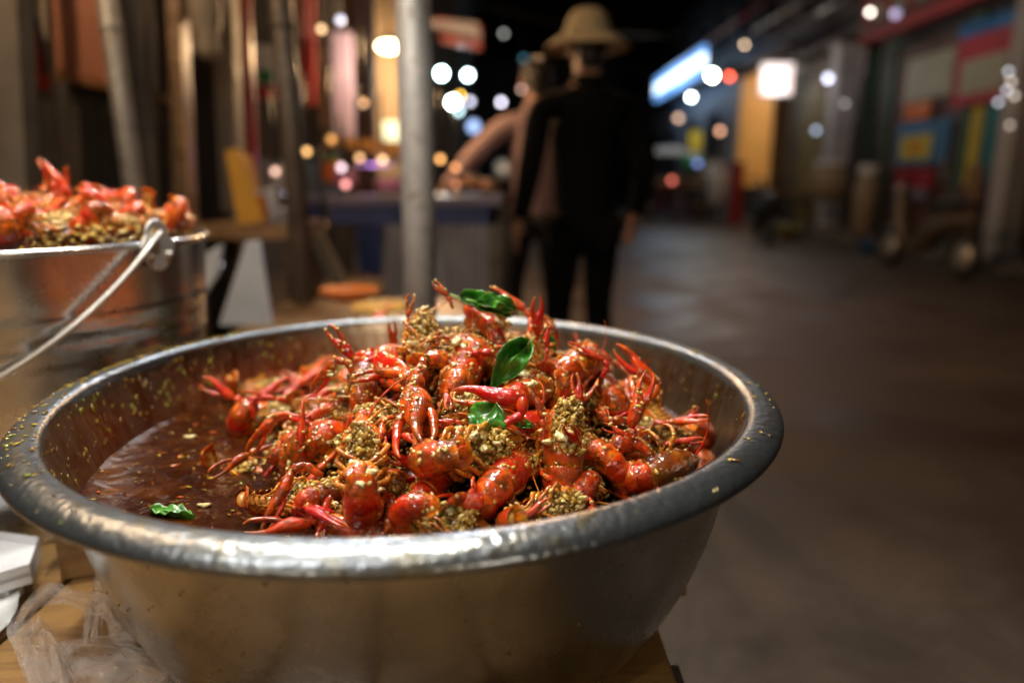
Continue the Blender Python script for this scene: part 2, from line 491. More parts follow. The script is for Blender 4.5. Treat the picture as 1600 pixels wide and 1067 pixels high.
basin_piece(smooth_prof(rimp, 1), 'rim', M['steel_rim'], .0004)
wb = MB().box((0, 0, 0), (.12, .055, .022)).build('wood_wedge', M['wood_ochre'], None, False, label='stub of brown wood poking out behind the foot of the basin', cat='wood offcut')
wb.location = (atY(1035, 966, .63).x - .045, .63, TBL + .012)

# ------------------------------------------------------------------ sauce
LIQ = .752
def liq_r(z): 
    for (r0, z0), (r1, z1) in zip(inner[:-1], inner[1:]):
        if z0 >= z - RIM >= z1: return r0 + (r1 - r0) * (z0 - (z - RIM)) / max(1e-6, z0 - z1)
    return .2
LR = liq_r(LIQ) + .0005
mb = MB(); prof = []; vs = [(0, 0, 0)]; fs = []; nr, na = 70, 160
for i in range(1, nr + 1):
    r = LR * i / nr; e = .0022 * max(0, (i / nr - .965) / .035) ** 2
    for k in range(na):
        a = 2 * PI * k / na; x, y = r * math.cos(a), r * math.sin(a)
        z = e + .0007 * mnoise.noise(Vector((x * 40, y * 40, 3))) + .0004 * mnoise.noise(Vector((x * 110, y * 110, 7)))
        vs.append((x, y, z))
fs = [(0, 1 + k, 1 + (k + 1) % na) for k in range(na)]
for i in range(nr - 1):
    for k in range(na):
        a0 = 1 + i * na + k; a1 = 1 + i * na + (k + 1) % na
        fs.append((a0, a0 + na, a1 + na, a1))
mb.add(vs, fs)
sauce = mb.build('chilli_sauce', M['sauce'], None, True, label='pool of dark red-brown chilli sauce in the big basin', cat='sauce'); sauce.location = (BX, BY, LIQ)

# ------------------------------------------------------------------ heap surface
HX, HY, HRX, HRY, HH = -.035, .640, .210, .242, .116
def hz(x, y):
    rho = math.hypot((x - HX) / HRX, (y - HY) / HRY)
    h = HH * (1 - min(1.3, rho) ** 1.25)
    h += .006 * mnoise.noise(Vector((x * 22, y * 22, 1.7)))
    return max(LIQ - .012, LIQ + h)
def hit(px, py, off=.0):
    d = ray(px, py).normalized(); t = .30
    while t < 1.4:
        p_ = CAMP + d * t
        if p_.z < hz(p_.x, p_.y) + off: break
        t += .0015
    p_ = CAMP + d * t; e = .012
    g = Vector((hz(p_.x - e, p_.y) - hz(p_.x + e, p_.y), hz(p_.x, p_.y - e) - hz(p_.x, p_.y + e), 2 * e)).normalized()
    return p_, g

mb = MB(); n = 110; vs = []; tn = []
for i in range(n):
    for j in range(n):
        x = HX + (i / (n - 1) - .5) * 2.1 * HRX; y = HY + (j / (n - 1) - .5) * 2.1 * HRY
        dd = math.hypot(x - BX, y - BY)
        if dd > LR * .985: x = BX + (x - BX) * LR * .985 / dd; y = BY + (y - BY) * LR * .985 / dd
        z = hz(x, y) - .024
        l = mnoise.noise(Vector((x * 130, y * 130, 5))) * .0028
        z = max(z, LIQ - .005); vs.append((x, y, z + l * .6)); tn.append(min(1, max(0, .35 + l * 120)))
mb.add(vs, [(i * n + j, (i + 1) * n + j, (i + 1) * n + j + 1, i * n + j + 1) for i in range(n - 1) for j in range(n - 1)], tn)
mb.build('garlic_sauce_mash', M['mash'], None, True, label='mash of sauce and garlic, darkened as shade, filling the gaps inside the crayfish heap', cat='sauce mash', kind='stuff')

# ------------------------------------------------------------------ crayfish kit (shared meshes)
def carapace_mesh(dark=False):
    st = [(0, .0112, .0105), (.06, .0122, .0118), (.2, .0138, .0132), (.36, .0146, .0138), (.48, .0142, .0132), (.53, .0132, .0122), (.58, .0134, .0124), (.68, .0118, .0108), (.78, .0094, .0086), (.86, .0064, .0060), (.92, .0040, .0040), (1.0, .0006, .0010)]
    n = 22; vs = []; tn = []
    for i, (t, w, h) in enumerate(st):
        for k in range(n):
            a = 2 * PI * k / n; ca, sa = math.cos(a), math.sin(a)
            hh = h if sa > 0 else h * .52
            gr = 1.0
            x = .046 * t + (.0035 * (1 - abs(ca)) if .45 < t < .6 else 0)
            if t == 0: x -= .002 * abs(sa)
            vs.append((x, w * ca * gr, hh * sa * (1.0 if sa > 0 else 1) + (.001 if t > .8 else 0)))
            tn.append(.95 if (i == 0 or t == .53) else (.5 if sa > -.2 else .9))
    fs = []
    for i in range(len(st) - 1):
        for k in range(n): fs.append((i * n + k, (i + 1) * n + k, (i + 1) * n + (k + 1) % n, i * n + (k + 1) % n))
    fs.append(tuple(range(n)))
    mb = MB().add(vs, fs, tn)
    # eye ridges and little spines
    for s in (-1, 1):
        mb.tube([(.030, s * .0085, .0035), (.036, s * .0062, .0052), (.042, s * .0035, .0050)], [.0012, .0013, .0003], 6, tones=[.9] * 3)
    me = mb.mesh('carapace', M['shell_dark'] if dark else M['shell'])
    return me
AL = .047
def abd_frame(s, curl):
    n = 24; p = Vector((.001, 0, -.001)); ds = s / n
    for i in range(n):
        ph = curl * ((i + .5) * ds / AL) ** 1.0
        p = p + Vector((-math.cos(ph), 0, -math.sin(ph))) * ds
    ph = curl * s / AL
    return p, Vector((-math.cos(ph), 0, -math.sin(ph))), Vector((-math.sin(ph), 0, math.cos(ph)))
def abd_w(s): return .0124 - .0046 * (s / AL) ** 1.3
def segment_mesh(i, curl):
    s0 = AL * i / 6 - .0008; s1 = AL * (i + 1) / 6 + .0012; nj, na = 7, 17
    vs = []; tn = []
    for j in range(nj):
        u = j / (nj - 1); s = max(0, s0 + (s1 - s0) * u); p, d, up = abd_frame(s, curl); w = abd_w(s)
        k = .95 + .07 * math.sin(PI * min(1, u * 1.15) ** .8) + (.030 if u > .8 else 0)
        if j == 0: k = .88
        for a_ in range(na):
            a = R(-118 + 236 * a_ / (na - 1)); 
            pleura = 1 + (.10 * math.sin(u * PI) if abs(a) > R(95) else 0)
            vs.append(p + Vector((0, 1, 0)) * (math.sin(a) * w * k * pleura) + up * (math.cos(a) * w * .95 * k * (1 if abs(a) < R(90) else 1.15)))
            tn.append(.95 if u > .84 else (.66 if abs(a) > R(85) else .35))
    fs = [(j * na + a, (j + 1) * na + a, (j + 1) * na + a + 1, j * na + a + 1) for j in range(nj - 1) for a in range(na - 1)]
    return MB().add(vs, fs, tn).mesh('segment', M['shell'])
def core_mesh(curl):
    pts = []; rad = []
    for i in range(13):
        s = AL * i / 12; p, d, up = abd_frame(s, curl); pts.append(p + up * .0012); rad.append(abd_w(s) * .86)
    mb = MB().tube(pts, rad, 12, .72, (0, 0, 1), [.6] * 13)
    for i in range(1, 6):   # swimmerets
        p, d, up = abd_frame(AL * i / 6, curl)
        for s in (-1, 1):
            b_ = p - up * .004 + Vector((0, s * .004, 0))
            mb.tube([b_, b_ - up * .004 + d * .002 + Vector((0, s * .001, 0)), b_ - up * .006 + d * .006], [.0009, .0012, .0004], 5)
    return mb.mesh('abdomen', M['flesh'])
def fan_mesh(curl):
    p, d, up = abd_frame(AL, curl); mb = MB(); y = Vector((0, 1, 0)); d2 = (d - up * .35).normalized()
    for ang, L, w in ((0, .013, .0046), (28, .0135, .0042), (-28, .0135, .0042), (54, .0125, .0044), (-54, .0125, .0044)):
        dd = (d2 * math.cos(R(ang)) + y * math.sin(R(ang))).normalized()
        c_ = p + dd * (.001) + up * (.001 - abs(ang) * .00002); L *= .82; w *= .85
        mb.tube([c_ + dd * (L * t) for t in (0, .2, .45, .7, .9, 1.0)], [w * .4, w * .75, w, w * 1.02, w * .75, w * .3], 10, .16, up, [.5, .5, .5, .6, .9, 1])
    return mb.mesh('tail_fan', M['shell'])
def arc_pts(ps, n=4):
    """Catmull-Rom through ps"""
    ps = [Vector(p) for p in ps]; out = []
    for i in range(len(ps) - 1):
        p0 = ps[max(i - 1, 0)]; p1 = ps[i]; p2 = ps[i + 1]; p3 = ps[min(i + 2, len(ps) - 1)]
        for k in range(n):
            t = k / n
            out.append(.5 * ((2 * p1) + (p2 - p0) * t + (2 * p0 - 5 * p1 + 4 * p2 - p3) * t * t + (3 * p1 - p0 - 3 * p2 + p3) * t ** 3))
    out.append(ps[-1]); return out
def lerp_list(r, n):
    out = []
    for i in range(len(r) - 1):
        for k in range(n): out.append(r[i] + (r[i + 1] - r[i]) * k / n)
    out.append(r[-1]); return out
def claw_meshes(bend, twist=0.0, fat=1.0, open_=14):
    """arm along +X then propodus; returns (arm+palm+fixed finger, moving finger)"""
    mb = MB(); b = R(bend)
    w1 = Vector((.0165, 0, 0)); d1 = Vector((math.cos(b * .4), math.sin(b * .4), 0)); w2 = w1 + d1 * .0085
    d2 = Vector((math.cos(b), math.sin(b), 0)); s2 = Vector((-d2.y, d2.x, 0)); w3 = w2 + d2 * .001
    mb.tube(arc_pts([(0, 0, 0), (.006, .0006, 0), (.013, -.0004, 0), w1], 3), lerp_list([.0015, .0023, .0030, .0020], 3), 10, .85, tones=None)
    mb.tube(arc_pts([w1 - d1 * .0012, w1 + d1 * .003, w1 + d1 * .0065, w2 + d1 * .0006], 3), lerp_list([.0019, .0035, .0036, .0020], 3), 10, .9)
    for t in (.003, .006): mb.tube([w1 + d1 * t - s2 * .003, w1 + d1 * (t + .002) - s2 * .0052], [.0009, .0001], 5)
    P = lambda x, y: w3 + d2 * x + s2 * y
    mb.tube(arc_pts([P(0, 0), P(.005, 0), P(.012, .0004), P(.0195, -.0008), P(.0275, -.0028), P(.036, -.0024), P(.0415, -.0006)], 3),
            lerp_list([.0018 * fat, .0046 * fat, .0056 * fat, .0044 * fat, .0024 * fat, .0015 * fat, .0003], 3), 12, .74, tones=lerp_list([.5, .5, .5, .5, .5, .7, .9], 3))
    for i in range(5):  # teeth
        q = P(.022 + i * .0033, -.0008); mb.tube([q - s2 * .0008, q + s2 * .0006], [.0007, .0002], 5)
    arm = mb.mesh('claw', M['claw'])
    mb = MB(); o_ = math.sin(R(open_)) * .014
    mb.tube(arc_pts([P(.0165, .0026), P(.0205, .0044 + o_ * .2), P(.0285, .0032 + o_ * .7), P(.036, .0018 + o_), P(.0408, -.0002 + o_)], 3),
            lerp_list([.0019 * fat, .0024 * fat, .0019 * fat, .0013 * fat, .0003], 3), 10, .8, tones=lerp_list([.4, .4, .5, .7, .95], 3))
    pin = mb.mesh('pincer', M['claw'])
    return arm, pin
def leg_mesh(k, fold):
    rg = random.Random(k * 13 + fold)
    x0 = 0; 
    if fold: ps = [(0, 0, 0), (.001, .0040, -.0012), (-.002, .0040, -.0058), (-.0055 + k * .0005, .0005, -.0088), (-.012 + k * .001, -.0045, -.0094), (-.0185 + k * .0015, -.0085 + k * .001, -.0085)]
    else: ps = [(0, 0, 0), (.002 - k * .0012, .007, .0020), (.004 - k * .003, .0125, .0025), (.006 - k * .0045, .0165, -.0045), (.006 - k * .0055, .0180, -.0100), (.004 - k * .006, .0175, -.0150)]
    ps = [Vector(p) + Vector((rg.uniform(-1, 1), rg.uniform(-1, 1), rg.uniform(-1, 1))) * .0009 for p in ps]
    mb = MB(); rr_ = [.0013, .0018, .0017, .0014, .0010, .0003]
    for i in range(5):   # jointed: each link swells, then narrows at the joint
        a, c = ps[i], ps[i + 1]; e_ = (c - a) * .04
        mb.tube([a - e_, a.lerp(c, .15), a.lerp(c, .6), a.lerp(c, .92), c + e_], [rr_[i] * .75, rr_[i] * .95, rr_[i] * 1.02, rr_[i + 1] * 1.1, rr_[i + 1] * .7], 7, .85, tones=[.9, .6, .4, .7, .95])
    return mb.mesh('leg', M['leg'])
def antenna_mesh(k):
    rg = random.Random(k + 50); p = Vector((0, 0, 0)); d = Vector((1, .25, .35)).normalized(); ps = [p]
    bend = Vector((rg.uniform(-.3, .1), rg.uniform(.05, .4), rg.uniform(-.4, .1)))
    for i in range(14):
        d = (d + bend * .22).normalized(); p = p + d * .0035; ps.append(p)
    rd = [.0010 - .0007 * min(1, i / 12) for i in range(15)]
    return MB().tube(ps, rd, 5, tones=[.5] * 15).mesh('antenna', M['claw'] if k % 2 else M['leg'])
def lump(mb, c, r, rg, tone, sub=2):
    q = Matrix.Rotation(rg.uniform(0, 6.28), 3, Vector((rg.random(), rg.random(), rg.random() + .1)).normalized())
    vs, fs = ICO[sub]; sx, sy, sz = rg.uniform(.9, 1.6), rg.uniform(.7, 1.1), rg.uniform(.55, .9); s0 = rg.uniform(0, 50); c = Vector(c); out = []
    for v in vs:
        k = 1 + .6 * mnoise.noise(v * 1.4 + Vector((s0, s0, 0)))
        out.append(c + q @ Vector((v.x * sx, v.y * sy, v.z * sz)) * (r * k))
    mb.add(out, fs, tone)
def stuffing_mesh(k, dense=True):
    rg = random.Random(k + 900); mb = MB()
    if dense:
        n = 12; vs, fs = ICO[3]
        mb.add([Vector((.017 + v.x * .0205, v.y * .0118 * (1 - .25 * v.x), -.0058 + v.z * .0050 + .0012 * mnoise.noise(v * 3 + Vector((k, 0, 0))))) for v in vs], fs, .12)
    for i in range(110 if dense else 22):
        u, a = rg.uniform(0, 1.0), rg.uniform(-1, 1)
        wx = .0118 * math.sqrt(max(.02, 1 - ((u - .42) / .62) ** 2))
        x = .036 * u; y = wx * a; z = -.0074 - .0040 * (1 - a * a) - rg.uniform(-.0006, .0014)
        if not dense: z = .0132 * math.sqrt(max(.05, 1 - a * a)) * (1 - .35 * u)
        r = rg.choice([.0008, .0011, .0014, .0017, .0021, .0026]) * (1 if dense else .65)
        lump(mb, (x, y, z), r, rg, rg.choice([.05, .2, .3, .4, .5, .6, .7, .8, 1.0]), 1 if r < .0013 else 2)
    if dense:
        for i in range(130):
            u, a = rg.uniform(0, 1.0), rg.uniform(-1, 1); wx = .0124 * math.sqrt(max(.02, 1 - ((u - .42) / .62) ** 2))
            lump(mb, (.038 * u, wx * a, -.0078 - .0044 * (1 - a * a) - rg.uniform(0, .0016)), rg.uniform(.0005, .0010), rg, rg.uniform(0, .9), 1)
    return mb.mesh('garlic_stuffing' if dense else 'garlic_topping', M['garlic'])
CURLS = [R(45), R(120), R(185), R(240)]
K = {'cara': carapace_mesh(), 'cara_dark': carapace_mesh(True)}
K['abd'] = [(core_mesh(c), [segment_mesh(i, c) for i in range(6)], fan_mesh(c)) for c in CURLS]
K['claw'] = [claw_meshes(b, 0, f, o_) for b, f, o_ in ((12, 1.0, 10), (55, 1.05, 20), (95, .95, 6), (140, 1.0, 14), (-20, .85, 25))]
K['leg'] = [[leg_mesh(k, f) for k in range(4)] for f in (1, 0)]
K['ant'] = [antenna_mesh(k) for k in range(5)]
K['stuff'] = [stuffing_mesh(k) for k in range(4)]; K['top'] = [stuffing_mesh(k, False) for k in range(3)]
mb = MB(); mb.ico((0, 0, 0), .0016, 2, (1, 1, 1)); M['eye'] = simple('eye_black', (.008, .006, .005), (.004, .003, .003), 40, .15, coat=1); K['eye'] = mb.mesh('eye', M['eye'])
MIR = Matrix.Diagonal((1, -1, 1, 1))
FLIPPED = {}
def mirrored(me):
    if me.name not in FLIPPED:
        m2 = me.copy(); m2.transform(MIR); m2.flip_normals(); FLIPPED[me.name] = m2
    return FLIPPED[me.name]
def child(name, me, parent, M4=None, **kw):
    o = link(name, me, parent, **kw)
    if M4 is not None: o.matrix_local = M4
    return o
def T(x, y, z, rz=0, ry=0, rx=0, s=1):
    return Matrix.Translation((x, y, z)) @ Matrix.Rotation(R(rz), 4, 'Z') @ Matrix.Rotation(R(ry), 4, 'Y') @ Matrix.Rotation(R(rx), 4, 'X') @ Matrix.Scale(s, 4)

def crayfish(mtx, rg, curl=1, claws=(0, 0), legs=1, stuff=True, dark=False, ant=2, label='', group=None, scale=1.0, light=False, yaw=None, dorsal=False):
    """claws: variant index for each side or None"""
    root = empty('crayfish', (0, 0, 0), 0, label, 'crayfish', group)
    root.matrix_world = mtx @ Matrix.Scale(scale, 4) @ Matrix.Translation((-.008, 0, .001))
    child('carapace', K['cara_dark' if dark else 'cara'], root)
    core, segs, fan = K['abd'][curl]
    ab = child('abdomen', core, root)
    for s in segs: child('segment', s, ab)
    child('tail_fan', fan, ab)
    for s in (1, -1):
        f = (lambda me: me) if s == 1 else mirrored
        c = claws[0 if s == 1 else 1]
        if c is not None:
            arm, pin = K['claw'][c]
            yw = (yaw if yaw is not None else rg.uniform(5, 40))
            cl = child('claw', f(arm), root, T(.031, s * .0085, -.004, s * yw, rg.uniform(-25, 10), s * rg.uniform(-30, 30), rg.uniform(.9, 1.1)))
            child('pincer', f(pin), cl)
        if not light or legs:
            L = K['leg'][0 if legs == 1 else 1]
            for k in range(4 if not light else 2):
                child('leg', f(L[k]), root, T(.024 - k * .0065, s * .0095, -.0055, rg.uniform(-12, 12), rg.uniform(-12, 12), rg.uniform(-8, 8), rg.uniform(.9, 1.12)))
        if (ant >= 1 and s == 1) or ant == 2:
            child('antenna', f(K['ant'][rg.randrange(5)]), root, T(.041, s * .003, .001, s * rg.uniform(-5, 25), rg.uniform(-30, 15), 0, rg.uniform(.6, 1.1)))
        child('eye', K['eye'], root, T(.0385, s * .0052, .0042))
    if stuff: child('garlic_stuffing', K['stuff'][rg.randrange(4)], root, kind='stuff')
    if dorsal: child('garlic_stuffing', K['stuff'][rg.randrange(4)], root, T(.006, 0, .0015, 0, 0, 180, 1), kind='stuff')
    if rg.random() < .5 or not stuff: child('garlic_topping', K['top'][rg.randrange(3)], root, kind='stuff')
    return root

def lay(px, py, ang, roll=0, k=.5, pitch=0, off=.010, pix=None):
    """matrix: at the heap point seen at (px,py); local X (head) points in image angle ang (0 right, 90 up);
    roll 0 = back to viewer, 180 = belly to viewer; k blends heap normal (0) to camera direction (1)"""
    p, nrm = hit(px, py, off)
    toc = (CAMP - p).normalized(); nn = (nrm * (1 - k) + toc * k).normalized()
    d = ray(px + 50 * math.cos(R(ang)), py - 50 * math.sin(R(ang)))
    t = (p - CAMP).dot(nn) / d.dot(nn); q = CAMP + d * t
    x = (q - p).normalized()
    if pitch: x = (x * math.cos(R(pitch)) + nn * math.sin(R(pitch))).normalized()
    m = frameM(p, x, nn)
    return m @ Matrix.Rotation(R(roll), 4, 'X')

def add(px, py, ang, roll, curl, label, claws=(None, None), legs=1, stuff=True, k=.5, pitch=0, off=.014, s=1.0, dark=False, ant=1, yaw=None, tail=False):
    rg = random.Random(int(px * 31 + py * 7))
    m = lay(px, py, ang, roll, k, -38 if tail else pitch, off)
    if tail: m = m @ Matrix.Translation((.021 * s, 0, 0))
    return crayfish(m, rg, curl, claws, legs, stuff, dark, ant, label, 'crayfish heaped in the big basin', s, yaw=yaw, dorsal=label.startswith('upright'))

# px, py = middle of the body in the photograph
add(722, 706, 12, 195, 2, 'belly-up crayfish packed with minced garlic, lying just below the flat basil leaf', (None, 3), s=1.24, k=.6)
add(880, 712, 92, 20, 1, 'upright crayfish near the front right, garlic spilling from its open top above a red tail', (None, None), s=1.17, k=.75, legs=1)
add(768, 768, 55, 10, 2, 'fat round red crayfish tail in front of the garlic-packed one below the basil', (None, None), s=1.02, k=.6, tail=True)
add(568, 742, 92, 180, 2, 'crayfish showing a wide garlic-covered belly framed by curved orange legs', (None, None), s=1.22, k=.8, yaw=30)
add(655, 780, 60, 20, 3, 'small round red crayfish tail peeping between the front crayfish', (None, None), s=0.73, ant=0, tail=True)
add(682, 822, 2, 170, 2, 'crayfish lying on its side against the near edge, mostly garlic and one orange leg', (None, None), s=0.96, k=.4, off=.006)
add(850, 800, 20, 190, 1, 'half-sunk crayfish under the long thin red claw at the near edge', (None, None), s=0.96, off=.002)
add(712, 607, 70, 15, 3, 'oval bright red crayfish tail in the middle of the heap with fine cracks', (None, None), s=1.07, k=.7, stuff=True, tail=True)
add(797, 622, 25, 10, 3, 'orange-red crayfish tail just behind the flat basil leaf', (None, None), s=0.96, k=.7, tail=True)
add(880, 585, 35, 20, 2, 'orange crayfish tail dotted with white reflections right of the hanging basil leaf', (None, None), s=1.07, k=.7, tail=True)
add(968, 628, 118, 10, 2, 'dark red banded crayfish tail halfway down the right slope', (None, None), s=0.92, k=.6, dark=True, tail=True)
add(655, 545, 80, 195, 1, 'garlic-smothered crayfish high on the heap whose two big claws hang towards the front', (None, None), s=1.12, k=.6)
add(663, 500, 60, 160, 2, 'crayfish at the summit with a red tail and amber belly beside the thin galvanised pole', (None, None), s=0.96, k=.8)
add(600, 518, 105, 175, 3, 'crayfish on the upper left shoulder with a red cap over a pale belly', (4, None), s=0.96, k=.8, tail=True)
add(765, 508, 130, 20, 0, 'long orange-red crayfish tail under the crumpled basil at the top', (None, None), s=0.73, k=.8, stuff=False, tail=True)
add(500, 588, 28, 200, 1, 'garlic-coated crayfish on the left slope with a bent red claw above it', (0, None), s=1.17, k=.5)
add(415, 660, 32, 185, 2, 'garlic-packed crayfish lying slantwise at the left foot of the heap', (None, 4), s=1.22, k=.4)
add(318, 657, 5, 170, 1, 'small crayfish floating alone in the sauce with pale garlic legs', (None, None), s=0.77, off=-.004, k=.2)
add(372, 742, 8, 165, 1, 'small crayfish floating in the sauce left of the long curved claw', (None, None), s=0.81, off=-.004, k=.2)
add(512, 672, 200, 10, 3, 'glossy red crayfish with curled tail between the two garlic bellies on the left', (2, None), s=1.02, k=.6, tail=True)
add(452, 712, 100, 30, 3, 'small ball-like red crayfish tail resting in the sauce', (None, None), s=0.71, k=.5, ant=0, off=.004, tail=True)
add(925, 555, 150, 10, 1, 'orange crayfish near the back right with a claw folded over it', (2, None), s=0.92, k=.5, tail=True)
add(1008, 618, 110, 190, 0, 'long garlic-lined crayfish on the right slope beside a bent red claw', (None, 0), s=0.96, k=.5)
add(950, 712, 150, 20, 1, 'dark orange crayfish shell wedged right of the upright front crayfish', (None, 1), s=0.96, k=.6, dark=True, tail=True)
add(1025, 738, 20, 40, 2, 'olive-brown crayfish shell sitting in the sauce with an orange leg beneath it', (None, None), s=1.02, k=.5, dark=True, legs=0)
add(1100, 738, 70, 20, 2, 'bright orange crayfish tail against the inner wall of the basin', (None, None), s=0.77, k=.5, off=.006, tail=True)
add(972, 692, 30, 10, 3, 'small red-orange crayfish tail between the two dark shells', (None, None), s=0.71, k=.6, tail=True)
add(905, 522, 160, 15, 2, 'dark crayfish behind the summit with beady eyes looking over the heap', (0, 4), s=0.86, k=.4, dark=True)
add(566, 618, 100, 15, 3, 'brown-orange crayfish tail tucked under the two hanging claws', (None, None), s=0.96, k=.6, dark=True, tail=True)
add(610, 660, 170, 200, 1, 'crayfish deep in the gap left of the crossed claw tips', (None, None), s=0.96, k=.5, off=.0)
add(835, 560, 80, 190, 1, 'garlic-flecked crayfish directly right of the hanging basil leaf', (None, 1), s=0.96, k=.6, off=.002)
add(760, 560, 150, 15, 1, 'red crayfish back behind the hanging basil leaf', (None, None), s=0.96, k=.6, off=.004)
add(455, 780, 15, 190, 1, 'garlic-flecked crayfish half sunk between the long curved claws', (1, None), s=0.86, k=.4, off=.0)
add(1060, 690, 160, 190, 2, 'garlic-bellied crayfish low on the right under the pointed claw', (0, None), s=0.92, k=.4, off=.0)
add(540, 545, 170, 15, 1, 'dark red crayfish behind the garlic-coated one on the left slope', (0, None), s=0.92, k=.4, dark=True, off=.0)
add(705, 650, 30, 190, 1, 'crayfish buried beneath the bright red oval tail', (None, None), s=0.92, off=-.004)
add(830, 665, 200, 15, 2, 'shadowed red crayfish between the flat basil leaf and the upright claw', (None, None), s=0.92, off=-.002)
add(400, 612, 15, 170, 1, 'crayfish at the far left foot of the heap with orange legs raised', (0, None), s=0.92, k=.5)

# free claws sticking out of the heap: (base px, tip px), variant
def claw_thing(bx, by, tx, ty, var, label, off=.014, roll=0, mir=False, fat=1.0, k=1.0, depth=0.0):
    p, nrm = hit(bx, by, off + (.012 if by < 720 else .006)); toc = (CAMP - p).normalized()
    nn = (nrm * (1 - k) + toc * k).normalized()
    d = ray(tx, ty); t = (p - CAMP).dot(nn) / d.dot(nn); q = CAMP + d * t + toc * depth
    if ty > by + 8: q = hit(tx, ty, off + .016)[0]
    arm, pin = K['claw'][var]
    b = R((12, 55, 95, 140, -20)[var])
    w2 = Vector((.0165 + .0085 * math.cos(b * .4), .0085 * math.sin(b * .4), 0)); tip = w2 + Vector((math.cos(b), math.sin(b), 0)) * .0425
    if mir: tip.y = -tip.y
    L = tip.length; a0 = math.atan2(tip.y, tip.x); s = (q - p).length / L
    m = frameM(p, q - p, nn) @ Matrix.Rotation(R(roll), 4, 'X') @ Matrix.Rotation(-a0, 4, 'Z')
    r = empty('crayfish_claw', (0, 0, 0), 0, label, 'crayfish claw', 'loose claws in the big basin')
    r.matrix_world = m @ Matrix.Diagonal((s, s * fat, s * fat, 1))
    f = mirrored if mir else (lambda me: me)
    a = child('claw_arm', f(arm), r); child('pincer', f(pin), a)
C_ = claw_thing
C_(505, 742, 422, 812, 2, 'long red claw arching down into the sauce at the front left', .012, 0, False, 1.25)
C_(518, 775, 402, 838, 1, 'red claw reaching left along the near rim below the arching one', .008, 0, True, 1.3)
C_(515, 795, 495, 842, 0, 'stubby red claw pointing at the near rim', .006, 0, False, 1.3)
C_(588, 578, 652, 695, 1, 'slim red claw hanging from the upper left, its tip touching a second claw', .022, 0, True, 1.15)
C_(660, 560, 658, 692, 0, 'thick red claw hanging straight down in the centre of the heap', .026, 0, False, 1.2)
C_(700, 600, 700, 640, 0, 'short red claw beside the oval red tail', .004)
C_(612, 668, 655, 692, 0, 'small red claw lying under the two crossed tips', .018, 0, False, 1.3)
C_(905, 668, 902, 583, 0, 'red claw standing upright above the front right crayfish', .020, 0, False, 1.25)
C_(845, 690, 838, 598, 4, 'dark tipped claw standing just left of the upright red one', .016, 0, True, 1.2)
C_(852, 570, 852, 500, 0, 'thin pointed red claw rising near the top right', .014, 0, False, .9)
C_(790, 838, 862, 778, 0, 'long thin red claw slanting over the half-sunk front crayfish', .012, 0, True, 1.0)
C_(735, 835, 800, 838, 4, 'red claw lying flat along the near rim', .004, 0, False, 1.5)
C_(640, 520, 643, 458, 4, 'short orange claw stump on the summit beside a garlic chunk', .014, 0, False, 1.2)
C_(708, 482, 680, 437, 0, 'red claw tip rising highest above the summit', .022, 0, False, 1.35)
C_(775, 560, 762, 515, 0, 'claw hidden behind the crumpled basil', .010)
C_(1015, 712, 1000, 590, 1, 'bent red claw climbing the right slope', .018, 0, True, 1.2)
C_(985, 620, 962, 552, 3, 'hooked red claw near the back right edge of the heap', .016, 0, False, 1.2)
C_(1062, 668, 1092, 634, 0, 'pointed red claw tip aimed at the right wall of the basin', .012, 0, False, 1.1)
C_(1035, 695, 1102, 686, 0, 'flat red claw pointing towards the right wall under the pointed one', .012, 0, True, 1.0)
C_(1000, 682, 942, 664, 4, 'double red pincer pointing left from the right slope', .016, 0, False, 1.2)
C_(400, 628, 315, 600, 4, 'red claw stretched out over the sauce at the far left', .014, 0, False, 1.5)
C_(395, 655, 445, 590, 1, 'red claw folded upward behind the slanting garlic crayfish', .014, 0, True, 1.2)
C_(590, 560, 510, 522, 1, 'red claw reaching left over the dark gap on the left shoulder', .012, 0, True, 1.2)
C_(560, 590, 480, 620, 2, 'thin orange claw curled across the left slope', .016, 0, False, .9)
C_(620, 650, 590, 700, 1, 'open pincer above the wide garlic belly', .014, 0, False, 1.2)
C_(940, 590, 905, 545, 2, 'claw folded across the orange crayfish at the back right', .014, 0, False, 1.4)
C_(735, 662, 672, 660, 0, 'small red claw poking out left of the flat basil leaf', .014, 0, False, 1.2)
C_(912, 770, 905, 825, 1, 'thin dark red claw dipping into the sauce behind the near rim', .004, 0, True, .9)

C_(468, 650, 385, 700, 1, 'slim claw trailing down the left foot of the heap towards the sauce', .012, 0, False, 1.1)
C_(548, 560, 640, 590, 0, 'claw lying level across the left shoulder towards the garlic-smothered crayfish', .014, 0, True, 1.1)
C_(740, 745, 690, 790, 1, 'short claw curling down between the round tails at the front', .014, 0, True, 1.2)
C_(930, 640, 992, 655, 1, 'claw bent under the dark banded tail on the right', .014, 0, False, 1.2)
C_(720, 560, 800, 548, 4, 'red claw running behind the garlic chunks near the summit', .012, 0, False, 1.3)
C_(615, 545, 560, 590, 2, 'hooked red claw embracing the garlic on the upper left slope', .018, 0, True, 1.2)
C_(1040, 770, 975, 745, 0, 'thin orange claw under the olive-brown shell', .008, 0, False, 1.0)

